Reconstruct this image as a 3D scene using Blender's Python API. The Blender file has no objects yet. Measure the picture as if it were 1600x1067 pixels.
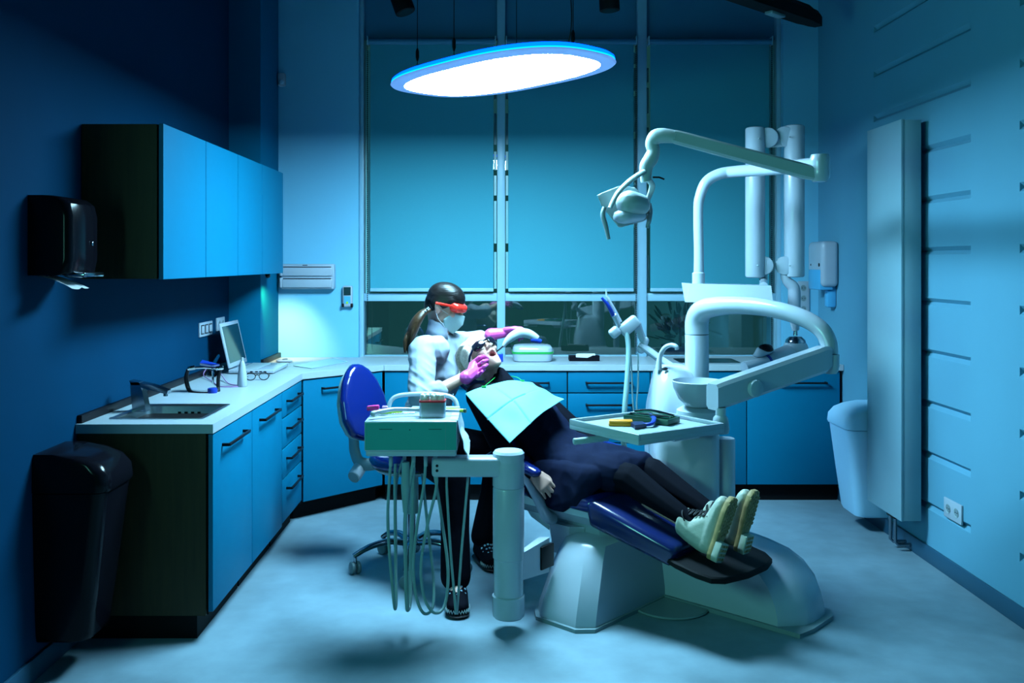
import bpy, bmesh, math, random
from mathutils import Vector as V, Matrix as M, Euler, noise as NZ
random.seed(7)
scn = bpy.context.scene
COL = scn.collection
PI = math.pi
# ---------------------------------------------------------------- camera frame used to take sizes off the photograph
FPX, CX, CY, EYE = 1450.0, 776.0, 409.0, 1.55
def P(x, y, Y):                       # a point at distance Y seen at pixel x, y
    return V(((x - CX) * Y / FPX, Y, EYE - (y - CY) * Y / FPX))
def PZ(x, y, Z):                      # a point on the horizontal plane Z seen at x, y
    Y = (EYE - Z) * FPX / (y - CY)
    return V(((x - CX) * Y / FPX, Y, Z))
UA, NA = V((.731, -.682, 0)), V((.682, .731, 0))      # dental chair axes: to the feet, to the far side
UP = V((0, 0, 1))
def CH(a, b, z):
    return V((.347, 4.404, 0)) + UA * a + NA * b + V((0, 0, z))

# ---------------------------------------------------------------- materials
DARK = 1.55                            # base colours darkened so bounced light is weaker and shade deeper
def mat(name, col, rough=.5, metal=0., noise=0., nscale=8., bump=0., bscale=40., spec=.5, coat=0., emit=None, estr=0.,
        trans=0., ior=1.45, stretch=(1, 1, 1), sheen=0., alpha=1.):
    if not trans: col = tuple(c / DARK for c in col)
    m = bpy.data.materials.new(name); m.use_nodes = True
    nt = m.node_tree; b = nt.nodes['Principled BSDF']
    b.inputs['Base Color'].default_value = (*col, 1)
    b.inputs['Roughness'].default_value = rough
    b.inputs['Metallic'].default_value = metal
    b.inputs['Specular IOR Level'].default_value = spec * .75
    b.inputs['Coat Weight'].default_value = coat
    b.inputs['IOR'].default_value = ior
    b.inputs['Transmission Weight'].default_value = trans
    b.inputs['Sheen Weight'].default_value = sheen
    if emit:
        b.inputs['Emission Color'].default_value = (*emit, 1)
        b.inputs['Emission Strength'].default_value = estr
    tc = nt.nodes.new('ShaderNodeTexCoord'); mp = nt.nodes.new('ShaderNodeMapping')
    mp.inputs['Scale'].default_value = stretch
    nt.links.new(tc.outputs['Object'], mp.inputs['Vector'])
    n = nt.nodes.new('ShaderNodeTexNoise'); n.inputs['Scale'].default_value = nscale; n.inputs['Detail'].default_value = 5
    nt.links.new(mp.outputs['Vector'], n.inputs['Vector'])
    r = nt.nodes.new('ShaderNodeValToRGB')
    k = max(noise, .015)
    r.color_ramp.elements[0].position = .3; r.color_ramp.elements[1].position = .7
    r.color_ramp.elements[0].color = (*[max(0, c * (1 - k)) for c in col], 1)
    r.color_ramp.elements[1].color = (*[min(1, c * (1 + k)) for c in col], 1)
    nt.links.new(n.outputs['Fac'], r.inputs['Fac']); nt.links.new(r.outputs['Color'], b.inputs['Base Color'])
    if bump:
        n2 = nt.nodes.new('ShaderNodeTexNoise'); n2.inputs['Scale'].default_value = bscale; n2.inputs['Detail'].default_value = 6
        nt.links.new(mp.outputs['Vector'], n2.inputs['Vector'])
        bp = nt.nodes.new('ShaderNodeBump'); bp.inputs['Strength'].default_value = bump; bp.inputs['Distance'].default_value = .01
        nt.links.new(n2.outputs['Fac'], bp.inputs['Height']); nt.links.new(bp.outputs['Normal'], b.inputs['Normal'])
    return m
def wood(name, c0, c1):
    c0, c1 = tuple(c / DARK for c in c0), tuple(c / DARK for c in c1)
    m = mat(name, c0, .55)
    nt = m.node_tree; b = nt.nodes['Principled BSDF']
    mp = nt.nodes.new('ShaderNodeMapping'); mp.inputs['Scale'].default_value = (14, 14, .9)
    tc = nt.nodes.new('ShaderNodeTexCoord'); nt.links.new(tc.outputs['Object'], mp.inputs['Vector'])
    n = nt.nodes.new('ShaderNodeTexNoise'); n.inputs['Scale'].default_value = 3; n.inputs['Detail'].default_value = 9
    n.inputs['Distortion'].default_value = .6
    nt.links.new(mp.outputs['Vector'], n.inputs['Vector'])
    r = nt.nodes.new('ShaderNodeValToRGB'); r.color_ramp.elements[0].position = .3; r.color_ramp.elements[1].position = .7
    r.color_ramp.elements[0].color = (*c0, 1); r.color_ramp.elements[1].color = (*c1, 1)
    nt.links.new(n.outputs['Fac'], r.inputs['Fac']); nt.links.new(r.outputs['Color'], b.inputs['Base Color'])
    return m
def concrete(name, col):
    m = mat(name, col, .42)
    col = tuple(c / DARK for c in col)
    nt = m.node_tree; b = nt.nodes['Principled BSDF']; tc = nt.nodes.new('ShaderNodeTexCoord')
    a = nt.nodes.new('ShaderNodeTexNoise'); a.inputs['Scale'].default_value = 1.6; a.inputs['Detail'].default_value = 8; a.inputs['Roughness'].default_value = .6
    c = nt.nodes.new('ShaderNodeTexNoise'); c.inputs['Scale'].default_value = 9; c.inputs['Detail'].default_value = 6
    for n in (a, c): nt.links.new(tc.outputs['Object'], n.inputs['Vector'])
    mx = nt.nodes.new('ShaderNodeMath'); mx.operation = 'MULTIPLY_ADD'; mx.inputs[1].default_value = .45
    nt.links.new(c.outputs['Fac'], mx.inputs[0]); nt.links.new(a.outputs['Fac'], mx.inputs[2])
    r = nt.nodes.new('ShaderNodeValToRGB'); r.color_ramp.elements[0].position = .52; r.color_ramp.elements[1].position = .92
    r.color_ramp.elements[0].color = (*[x * .72 for x in col], 1); r.color_ramp.elements[1].color = (*[min(1, x * 1.12) for x in col], 1)
    nt.links.new(mx.outputs[0], r.inputs['Fac']); nt.links.new(r.outputs['Color'], b.inputs['Base Color'])
    rr = nt.nodes.new('ShaderNodeMapRange'); rr.inputs['To Min'].default_value = .34; rr.inputs['To Max'].default_value = .6
    nt.links.new(a.outputs['Fac'], rr.inputs['Value']); nt.links.new(rr.outputs['Result'], b.inputs['Roughness'])
    bp = nt.nodes.new('ShaderNodeBump'); bp.inputs['Strength'].default_value = .08; bp.inputs['Distance'].default_value = .01
    nt.links.new(c.outputs['Fac'], bp.inputs['Height']); nt.links.new(bp.outputs['Normal'], b.inputs['Normal'])
    return m
def glow(name, col, strength):
    m = bpy.data.materials.new(name); m.use_nodes = True; nt = m.node_tree
    nt.nodes.remove(nt.nodes['Principled BSDF'])
    e = nt.nodes.new('ShaderNodeEmission'); e.inputs['Color'].default_value = (*col, 1); e.inputs['Strength'].default_value = strength
    nt.links.new(e.outputs['Emission'], nt.nodes['Material Output'].inputs['Surface'])
    return m

# ---------------------------------------------------------------- mesh builder
ORG = {}
class MB:
    def __init__(self): self.bm = bmesh.new()
    def _add(self, t):
        me = bpy.data.meshes.new('t'); t.to_mesh(me); t.free()
        self.bm.from_mesh(me); bpy.data.meshes.remove(me); return self
    def box(self, c, s, bev=0., R=None, seg=2):
        t = bmesh.new(); bmesh.ops.create_cube(t, size=1)
        for v in t.verts: v.co = V((v.co.x * s[0], v.co.y * s[1], v.co.z * s[2]))
        if bev: bmesh.ops.bevel(t, geom=t.edges[:], offset=bev, segments=seg, profile=.5, affect='EDGES')
        for v in t.verts: v.co = (R @ v.co if R else v.co) + V(c)
        return self._add(t)
    def bb(self, x0, x1, y0, y1, z0, z1, bev=0., seg=2):
        return self.box(((x0 + x1) / 2, (y0 + y1) / 2, (z0 + z1) / 2), (abs(x1 - x0), abs(y1 - y0), abs(z1 - z0)), bev, None, seg)
    def ell(self, c, r, R=None, sub=3):
        t = bmesh.new(); bmesh.ops.create_icosphere(t, subdivisions=sub, radius=1)
        if not hasattr(r, '__len__'): r = (r, r, r)
        for v in t.verts:
            q = V((v.co.x * r[0], v.co.y * r[1], v.co.z * r[2])); v.co = (R @ q if R else q) + V(c)
        return self._add(t)
    def hull(self, pts):
        t = bmesh.new()
        for p in pts: t.verts.new(p)
        h = bmesh.ops.convex_hull(t, input=t.verts[:])
        bmesh.ops.delete(t, geom=[e for e in set(h['geom_interior'] + h['geom_unused']) if isinstance(e, bmesh.types.BMVert)], context='VERTS')
        bmesh.ops.recalc_face_normals(t, faces=t.faces[:])
        return self._add(t)
    def hells(self, es, sub=2):      # convex hull of several ellipsoids (centre, radii, rotation)
        t = bmesh.new(); bmesh.ops.create_icosphere(t, subdivisions=sub, radius=1); base = [v.co.copy() for v in t.verts]; t.free()
        pts = []
        for e in es:
            c, r = V(e[0]), e[1]; R = e[2] if len(e) > 2 else None
            if not hasattr(r, '__len__'): r = (r, r, r)
            for q in base:
                q = V((q.x * r[0], q.y * r[1], q.z * r[2])); pts.append((R @ q if R else q) + c)
        return self.hull(pts)
    def cap(self, p0, r0, p1, r1, sub=2): return self.hells([(p0, r0), (p1, r1)], sub)
    def ring_tube(self, rings, caps=True, closed=False):
        t = bmesh.new(); vs = [[t.verts.new(p) for p in r] for r in rings]; n = len(vs[0])
        rng = len(vs) if closed else len(vs) - 1
        for i in range(rng):
            a, b = vs[i], vs[(i + 1) % len(vs)]
            for j in range(n):
                t.faces.new((a[j], a[(j + 1) % n], b[(j + 1) % n], b[j]))
        if caps and not closed:
            t.faces.new(vs[0][::-1]); t.faces.new(vs[-1])
        bmesh.ops.recalc_face_normals(t, faces=t.faces[:])
        return self._add(t)
    def tube(self, pts, r, seg=12, sub=0, closed=False, flat=None, up=None):
        pts = [V(p) for p in pts]
        rs = list(r) if hasattr(r, '__len__') else [r] * len(pts)
        if sub: pts, rs = spline(pts, rs, sub, closed)
        n = len(pts); rings = []; prev = None
        for i, p in enumerate(pts):
            if closed: d = pts[(i + 1) % n] - pts[i - 1]
            else: d = pts[min(i + 1, n - 1)] - pts[max(i - 1, 0)]
            d.normalize()
            if up is not None: s = d.cross(V(up))
            elif prev is None: s = d.cross(V((0, 0, 1)) if abs(d.z) < .9 else V((1, 0, 0)))
            else: s = prev - d * prev.dot(d)
            if s.length < 1e-6: s = d.orthogonal()
            s.normalize(); prev = s; w = s.cross(d).normalized()
            f = flat or 1.
            rings.append([p + s * (rs[i] * math.cos(2 * PI * k / seg)) + w * (rs[i] * f * math.sin(2 * PI * k / seg)) for k in range(seg)])
        return self.ring_tube(rings, True, closed)
    def cyl(self, p0, p1, r0, r1=None, seg=24, bev=0.):
        r1 = r0 if r1 is None else r1
        p0, p1 = V(p0), V(p1)
        if not bev: return self.tube([p0, p1], [r0, r1], seg)
        d = (p1 - p0).normalized()
        return self.tube([p0, p0 + d * bev * .3, p0 + d * bev, p1 - d * bev, p1 - d * bev * .3, p1],
                         [r0 - bev, r0 - bev * .3, r0, r1, r1 - bev * .3, r1 - bev], seg)
    def lathe(self, prof, o, ax=(0, 0, 1), seg=32):
        ax = V(ax).normalized(); s = ax.orthogonal().normalized(); w = ax.cross(s); o = V(o)
        rings = [[o + ax * z + (s * math.cos(2 * PI * k / seg) + w * math.sin(2 * PI * k / seg)) * max(r, 1e-4) for k in range(seg)] for r, z in prof]
        return self.ring_tube(rings)
    def prism(self, poly, o, ex, ey, depth, bev=0., seg=2):     # polygon in the ex, ey plane at o, pulled along ex x ey
        ex, ey, o = V(ex).normalized(), V(ey).normalized(), V(o); ez = ex.cross(ey)
        t = bmesh.new()
        a = [t.verts.new((p[0], p[1], 0)) for p in poly]; b = [t.verts.new((p[0], p[1], depth)) for p in poly]; n = len(poly)
        t.faces.new(a[::-1]); t.faces.new(b)
        for i in range(n): t.faces.new((a[i], a[(i + 1) % n], b[(i + 1) % n], b[i]))
        bmesh.ops.recalc_face_normals(t, faces=t.faces[:])
        if bev: bmesh.ops.bevel(t, geom=t.edges[:], offset=bev, segments=seg, profile=.5, affect='EDGES')
        for v in t.verts: v.co = o + ex * v.co.x + ey * v.co.y + ez * v.co.z
        return self._add(t)
    def grid(self, fn, nu, nv):
        t = bmesh.new(); vs = [[t.verts.new(fn(i / nu, j / nv)) for j in range(nv + 1)] for i in range(nu + 1)]
        for i in range(nu):
            for j in range(nv): t.faces.new((vs[i][j], vs[i + 1][j], vs[i + 1][j + 1], vs[i][j + 1]))
        return self._add(t)
    def quad(self, pts):
        t = bmesh.new(); t.faces.new([t.verts.new(p) for p in pts]); return self._add(t)
    def build(self, name, m, parent=None, smooth=35, mods=()):
        me = bpy.data.meshes.new(name); bm = self.bm
        if parent is not None: org = ORG[parent]
        else:
            xs = [v.co for v in bm.verts]
            lo = V((min(c.x for c in xs), min(c.y for c in xs), min(c.z for c in xs))); hi = V((max(c.x for c in xs), max(c.y for c in xs), max(c.z for c in xs)))
            org = V(((lo.x + hi.x) / 2, (lo.y + hi.y) / 2, lo.z))
        for v in bm.verts: v.co -= org
        bm.to_mesh(me); bm.free()
        ms = m if isinstance(m, (list, tuple)) else [m]
        for q in ms: me.materials.append(q)
        if smooth:
            me.shade_smooth()
            if smooth < 180: me.set_sharp_from_angle(angle=math.radians(smooth))
        o = bpy.data.objects.new(name, me); COL.objects.link(o); ORG[o] = org
        if parent is not None: o.parent = parent
        else: o.location = org
        return o
def spline(pts, rs, sub, closed=False):
    n = len(pts); P2, R2 = [], []
    for i in range(n if closed else n - 1):
        g = (lambda k: k % n) if closed else (lambda k: min(max(k, 0), n - 1))
        a, b, c, d = (pts[g(i + k)] for k in (-1, 0, 1, 2)); ra, rb = rs[g(i)], rs[g(i + 1)]
        for s in range(sub):
            t = s / sub
            P2.append(.5 * ((2 * b) + (c - a) * t + (2 * a - 5 * b + 4 * c - d) * t * t + (3 * b - a - 3 * c + d) * t ** 3)); R2.append(rb * t + ra * (1 - t))
    if not closed: P2.append(pts[-1]); R2.append(rs[-1])
    return P2, R2
def remeshed(mb, name, m, parent, voxel=.006, smooth=3, fn=None, thick=False):
    """one continuous skin round everything in mb"""
    o = mb.build(name, m, parent, 180)
    r = o.modifiers.new('r', 'REMESH'); r.mode = 'VOXEL'; r.voxel_size = voxel; r.use_smooth_shade = True
    if smooth:
        s = o.modifiers.new('s', 'SMOOTH'); s.factor = .5; s.iterations = smooth
    dg = bpy.context.evaluated_depsgraph_get(); ev = o.evaluated_get(dg)
    me = bpy.data.meshes.new_from_object(ev); old = o.data; o.modifiers.clear(); o.data = me; bpy.data.meshes.remove(old); me.name = name
    me.shade_smooth()
    me.materials.clear()
    for q in (m if isinstance(m, (list, tuple)) else [m]): me.materials.append(q)
    if fn:
        org = ORG[o]
        ns = [v.normal.copy() for v in me.vertices]
        for v, n in zip(me.vertices, ns): v.co = fn(v.co + org, n) - org
    return o
def thing(name, label, cat, loc=(0, 0, 0), group=None):
    o = bpy.data.objects.new(name, None); COL.objects.link(o); o.location = loc; o.empty_display_size = .05
    ORG[o] = V(loc); return tag(o, label, cat, group)
def tag(o, label, cat, group=None, kind=None):
    o['label'] = label; o['category'] = cat
    if group: o['group'] = group
    if kind: o['kind'] = kind
    return o
def struct(o): o['kind'] = 'structure'; return o
def frame(x, y, z):                   # rotation whose columns are the three axes
    return M((V(x), V(y), V(z))).transposed()
def basis(z, hint):
    z = V(z).normalized(); x = V(hint); x = (x - z * x.dot(z)).normalized(); return frame(x, z.cross(x), z)
# ---------------------------------------------------------------- palette
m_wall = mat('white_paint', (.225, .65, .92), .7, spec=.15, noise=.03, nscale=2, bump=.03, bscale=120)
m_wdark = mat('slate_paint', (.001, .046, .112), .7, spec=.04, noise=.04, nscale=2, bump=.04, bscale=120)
m_ceil = mat('ceiling_paint', (.03, .10, .22), .8, noise=.03)
m_rear = mat('rear_paint', (.06, .22, .17), .8, noise=.05)
m_floor = concrete('polished_concrete', (.225, .36, .44))
m_skirt = mat('skirting_paint', (.02, .10, .18), .45)
m_cab = mat('blue_lacquer', (.001, .18, .34), .5, spec=.12, noise=.015)
m_wood = wood('oak_veneer', (.034, .024, .008), (.055, .038, .012))
m_black = mat('black_metal', (.005, .006, .010), .4, spec=.3)
m_matblk = mat('black_laminate', (.004, .005, .007), .7, spec=.2)
m_gblk = mat('gloss_black_plastic', (.006, .006, .010), .16, spec=.2)
m_top = mat('white_laminate', (.47, .57, .63), .35, noise=.02)
m_steel = mat('brushed_steel', (.72, .82, .88), .28, 1, noise=.05, nscale=60, stretch=(1, 20, 1))
m_chrome = mat('chrome', (1., 1., 1.), .1, 1)
m_dchrome = mat('dark_chrome', (.34, .42, .5), .16, 1)
m_white = mat('white_plastic', (.47, .56, .66), .24, spec=.5, coat=.25)
m_whmat = mat('white_satin_plastic', (.43, .54, .65), .42)
m_grey = mat('grey_plastic', (.22, .32, .36), .4)
m_lgrey = mat('pale_grey_plastic', (.38, .52, .56), .4)
m_leath = mat('blue_leather', (.003, .014, .15), .22, bump=.04, bscale=200, spec=.6, coat=.3)
m_nleath = mat('navy_leather', (.006, .016, .10), .22, spec=.6, coat=.3)
m_rubber = mat('black_rubber', (.01, .012, .018), .7)
m_blind = mat('blind_fabric', (.055, .38, .50), .8, noise=.03, nscale=300, bump=.05, bscale=600)
m_frame = mat('window_enamel', (.36, .64, .82), .3)
m_glass = mat('window_glass', (.75, .95, .92), .0, trans=1, ior=1.85)
m_clear = mat('clear_plastic', (.9, .97, 1), .05, trans=1, ior=1.35)
m_spand = mat('spandrel_panel', (.05, .25, .42), .5)
m_palestrip = mat('pale_teal', (.35, .8, .85), .3)
m_skin = mat('skin', (.72, .42, .34), .45, noise=.05, nscale=30)
m_lip = mat('lips', (.55, .16, .16), .4)
m_mouth = mat('mouth_inside', (.10, .015, .02), .5)
m_hair = mat('dark_hair', (.010, .008, .008), .34, noise=.5, nscale=3, stretch=(2, 34, 34), bump=.22, bscale=3, spec=.3)
m_hairt = mat('ponytail_hair', (.045, .022, .009), .35, noise=.5, nscale=40, stretch=(6, 6, 1), bump=.15, bscale=60)
m_blond = mat('blond_hair', (.86, .74, .64), .4, noise=.25, nscale=40, stretch=(3, 3, 3), bump=.12, bscale=60)
m_coat = mat('white_coat_cloth', (.35, .41, .50), .8, noise=.02, bump=.35, bscale=9, spec=.2)
m_glove = mat('pink_nitrile', (.80, .10, .50), .32, noise=.05, nscale=40, bump=.15, bscale=60)
m_mask = mat('surgical_mask_cloth', (.38, .58, .62), .7, bump=.2, bscale=80)
m_red = mat('red_lens', (.85, .03, .02), .08, trans=.25, spec=.6)
m_bib = mat('teal_paper', (.13, .44, .47), .7, noise=.03, nscale=60, bump=.06, bscale=200)
m_navy = mat('navy_cloth', (.003, .007, .028), .85, noise=.15, nscale=80, bump=.1, bscale=18, spec=.12)
m_blkcl = mat('black_cloth', (.0022, .003, .008), .85, noise=.2, nscale=90, bump=.1, bscale=20, spec=.1)
m_boot = mat('cream_boot_leather', (.44, .50, .42), .45, noise=.06, nscale=30, bump=.1, bscale=80)
m_sole = mat('tan_rubber', (.42, .30, .13), .6, noise=.2, nscale=40)
m_lens = mat('dark_lens', (.008, .008, .016), .05, spec=.8)
m_green = mat('green_plastic', (.02, .42, .08), .35)
m_lime = mat('lime_plastic', (.45, .75, .05), .35)
m_dgreen = mat('dark_green_plastic', (.01, .10, .07), .35)
m_orange = mat('orange_plastic', (.85, .32, .01), .35)
m_pink = mat('magenta_plastic', (.65, .02, .25), .35)
m_lilac = mat('lilac_plastic', (.65, .35, .75), .35)
m_blue = mat('blue_plastic', (.01, .05, .45), .3)
m_cyan = mat('pale_blue_plastic', (.10, .50, .85), .2, spec=.5)
m_dblue = mat('dark_blue_plastic', (.01, .025, .10), .3)
m_paper = mat('white_paper', (.8, .85, .86), .8)
m_tooth = mat('enamel_white', (.8, .82, .8), .25)
m_gum = mat('gum_red', (.45, .02, .03), .4)
m_screen = mat('dark_screen', (.01, .04, .05), .12, spec=.6)
m_wheel = mat('grey_caster_plastic', (.16, .26, .30), .4)
m_hose = mat('grey_hose', (.24, .42, .44), .4)
m_bag = mat('clear_film', (.62, .78, .88), .2, spec=.5)
m_lamp = glow('lamp_diffuser_light', (.40, .78, 1.0), 146)
m_led = glow('blue_edge_light', (.0, .05, 1.0), 7)
m_warm = glow('warm_puck_light', (1.0, .72, .36), 6)
m_fillglow = glow('added_fill_glow', (.24, 1.0, .84), 32)  # glow of the unseen panel added for green fill light
m_rim = mat('glowing_acrylic_rim', (.3, .5, .8), .3, emit=(.18, .38, 1.0), estr=.55)
m_wallr = mat('white_paint_shaded', (.135, .40, .57), .7, spec=.15, noise=.03, nscale=2, bump=.03, bscale=120)  # same paint as the back wall, darkened to tone down its lamp light
m_rad = mat('radiator_enamel', (.26, .46, .56), .3)
m_bin = mat('bin_white_plastic', (.50, .90, 1.2), .35)
m_larm = mat('lamp_arm_plastic', (.40, .52, .54), .35)
m_cyled = glow('cyan_edge_light', (.0, .45, 1.0), 2.5)
m_boxf = mat('teal_front_plastic', (.03, .40, .36), .35)
m_film = mat('pale_film', (.42, .62, .72), .15, spec=.5)
m_pillar = mat('slate_paint_lit', (.001, .16, .31), .7, spec=.04, noise=.04, nscale=2, bump=.04, bscale=120)  # left wall's slate paint, brightened for the lamp light the pillar catches
# ================================================================= the room
XL, XR, YB, YW, YR, HC = -1.72, 2.235, 6.45, 6.57, -1.6, 3.62
CT = .887
struct(MB().bb(XL - .1, XR + .1, YR, 6.9, -.1, 0).build('floor', m_floor))
struct(MB().bb(XL - .1, XR + .1, YR, 6.9, HC, HC + .1).build('ceiling', m_ceil))
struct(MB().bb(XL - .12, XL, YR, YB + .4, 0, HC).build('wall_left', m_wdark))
struct(MB().bb(XL - .12, XR + .12, YR - .12, YR, 0, HC).build('wall_rear', m_rear))
WX0, WX1 = -.960, 1.992
b = MB()
b.bb(XL, WX0, YB, 6.85, 0, HC); b.bb(WX1, XR + .12, YB, 6.85, 0, HC)
b.bb(WX0, WX1, YB, 6.85, 0, .84); b.bb(WX0, WX1, YB, 6.85, HC - .03, HC)
struct(b.build('wall_back', m_wall))
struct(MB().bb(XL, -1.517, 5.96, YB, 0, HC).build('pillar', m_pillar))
# right wall: plaster with bands of horizontal V grooves
zs = [.289 + .2635 * k for k in range(13)]
gd, gh = .022, .020
prof = [(0, 0)]
for z in zs: prof += [(0, z - gh), (gd, z), (0, z + gh)]
prof += [(0, HC)]
b = MB()
def band(y0, y1):
    b.grid(lambda u, v: V((XR + prof[round(v * (len(prof) - 1))][0], y0 + (y1 - y0) * u, prof[round(v * (len(prof) - 1))][1])), 1, len(prof) - 1)
    for z in zs:
        for y in (y0, y1): b.quad([(XR, y, z - gh), (XR + gd, y, z), (XR, y, z + gh)])
def flat(y0, y1): b.quad([(XR, y0, 0), (XR, y1, 0), (XR, y1, HC), (XR, y0, HC)])
flat(5.50, YB + .05); band(4.375, 5.50); flat(3.965, 4.375); band(2.8, 3.965); flat(YR, 2.8)
b.bb(XR + .03, XR + .12, YR, 6.9, 0, HC)
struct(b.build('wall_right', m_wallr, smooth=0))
struct(MB().bb(XR - .014, XR, YR, YB, 0, .085, .003).build('baseboard_right', m_skirt))
struct(MB().bb(XL, XL + .014, YR, 3.80, 0, .085, .003).build('baseboard_left', m_skirt))

# window
w = thing('window_1', '', '', (.5, YW, CT)); del w['label']; del w['category']; struct(w)
b = MB()
b.bb(WX0, WX0 + .028, YW - .07, YW + .05, .84, HC - .03, .003); b.bb(WX1 - .03, WX1, YW - .07, YW + .05, .84, HC - .03, .003)
b.bb(WX0, WX1, YW - .04, YW + .05, .84, .892, .003)
b.build('window_frame', m_frame, w)
for x0, x1 in ((.003, .060), (.988, 1.052)):
    MB().bb(x0, x1, YW - .07, YW + .05, .885, HC - .03, .004).build('mullion', m_frame, w)
bays = [(WX0 + .028, .003), (.060, .988), (1.052, WX1 - .03)]
for x0, x1 in bays:
    MB().bb(x0, x1, YW - .05, YW + .04, 1.274, 1.329, .003).build('cross_rail', m_frame, w)
    MB().bb(x0 - .002, x1 + .002, YW + .008, YW + .014, .89, 1.276).build('lower_pane', m_glass, w, 0)
    MB().bb(x0 - .002, x1 + .002, YW + .008, YW + .014, 1.327, 3.12).build('upper_pane', m_glass, w, 0)
    MB().bb(x0 - .002, x1 + .002, YW - .01, YW + .03, 3.12, HC - .03).build('upper_panel', m_spand, w, 0)
# pale strips seen through the slits beside the blinds, the inner ones broken
def slit_strip(x, w_, spans):
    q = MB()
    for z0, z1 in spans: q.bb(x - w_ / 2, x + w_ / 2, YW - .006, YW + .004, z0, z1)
    q.build('pale_strip', m_palestrip, w, 0)
slit_strip(-.911, .032, [(1.33, 3.05)])
slit_strip(-.010, .018, [(1.36, 1.62), (1.68, 1.98), (2.02, 2.16), (2.2, 2.33), (2.38, 2.6), (2.7, 2.9), (2.96, 3.05)])
slit_strip(.073, .018, [(1.36, 1.62), (1.68, 1.98), (2.02, 2.16), (2.2, 2.33), (2.38, 2.6), (2.7, 2.9), (2.96, 3.05)])
slit_strip(.974, .018, [(1.36, 1.78), (1.86, 2.10), (2.14, 2.42), (2.47, 2.72), (2.76, 2.92), (2.95, 3.03)])
slit_strip(1.066, .018, [(1.36, 1.6), (1.9, 2.02), (2.1, 2.35), (2.4, 2.5), (2.6, 2.78), (2.82, 2.92)])
slit_strip(1.943, .032, [(1.33, 3.05)])
# a potted plant out in the dark, seen through the right-hand lower pane
t = thing('potted_plant', 'dark leafy plant in a blue pot outside the right-hand window pane', 'plant', (1.52, 7.6, 0))
MB().lathe([(.09, .55), (.12, .56), (.15, .86), (.155, .87), (.14, .87), (0, .84)], (1.50, 7.6, 0), seg=28).build('pot', mat('night_pot', (.02, .12, .35), .5), t)
MB().bb(1.1, 2.0, 7.3, 7.9, 0, .55).build('ledge', m_grey, t, 0)
q = MB()
for k in range(60):
    a, e_ = random.uniform(0, 2 * PI), random.uniform(.2, 1.4)
    d = V((math.cos(a) * math.cos(e_), math.sin(a) * math.cos(e_), math.sin(e_))); c = V((1.50, 7.6, .88)) + d * random.uniform(.08, .30)
    q.hells([(c, .006), (c + d.cross(UP) * .03 + d * .05, .004), (c - d.cross(UP) * .03 + d * .05, .004), (c + d * .11, .003)], 1)
q.build('foliage', mat('night_leaf', (.03, .12, .04), .5), t)
MB().tube([(1.50, 7.6, .84), (1.505, 7.6, 1.0), (1.49, 7.6, 1.12)], .012, 8).build('stem', mat('night_stem', (.08, .05, .02), .8), t)

# roller blinds
BL = [(-.884, -.022, 'left', -1), (.082, .958, 'middle', 1), (1.074, 1.905, 'right', 1)]
desc = ['teal roller blind in the left window bay above the seated person in white',
        'teal roller blind in the window bay behind the lit hanging lamp',
        'teal roller blind in the window bay behind the jointed white lamp arm']
for (x0, x1, nm, cs), d in zip(BL, desc):
    t = thing('roller_blind', d, 'blind', ((x0 + x1) / 2, YW - .1, 1.35), 'roller blinds')
    MB().cyl((x0 - .01, YW - .1, 3.085), (x1 + .01, YW - .1, 3.085), .021).build('roller', m_spand, t)
    MB().bb(x0, x1, YW - .0815, YW - .079, 1.36, 3.085).build('fabric', m_blind, t, 0)
    MB().bb(x0, x1, YW - .09, YW - .07, 1.342, 1.366, .004).build('bottom_bar', m_frame, t)
    for xe in (x0 - .014, x1 + .014):
        MB().bb(xe - .004, xe + .004, YW - .125, YW - .05, 3.06, 3.12, .002).build('bracket', m_frame, t)
    xc = {'left': x0 - .016, 'middle': x1 + .014, 'right': x1 + .012}[nm]
    q = MB()
    for k in range(150):
        z = 3.05 - k * .0140
        if z < .93: break
        q.ell((xc, YW - .105, z), .0048, sub=1)
    q.tube([(xc, YW - .105, 3.06), (xc, YW - .105, .92)], .0015, 5)
    q.build('bead_chain', m_black, t)

# ================================================================= fitted cabinets
FZ0, FZ1 = .115, .842
def handle_y(x, y0, y1, z, parent):      # bar handle on a front that faces +x
    q = MB(); q.bb(x + .026, x + .036, y0, y1, z - .006, z + .006, .002)
    q.bb(x, x + .03, y0, y0 + .011, z - .006, z + .006); q.bb(x, x + .03, y1 - .011, y1, z - .006, z + .006)
    return q.build('handle', m_black, parent)
def handle_g(c, e, n, L, parent):        # bar handle on any upright front: centre, direction along, outward normal
    e, n, c = V(e).normalized(), V(n).normalized(), V(c); R = frame(e, n, UP); q = MB()
    q.box(c + n * .031, (L, .010, .012), .002, R)
    for s in (-1, 1): q.box(c + e * s * (L / 2 - .0055) + n * .0145, (.011, .031, .012), 0, R)
    return q.build('handle', m_black, parent)
XF = -1.163
cabs = [(3.80, 4.415, 'door', 'blue base cabinet under the sink with one tall door and exposed wooden end'),
        (4.415, 5.03, 'door', 'blue base cabinet with one tall door between the sink cabinet and the four-drawer stack'),
        (5.03, 5.535, 'drawers', 'blue base cabinet of four drawers next to the slanted corner cabinet')]
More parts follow.
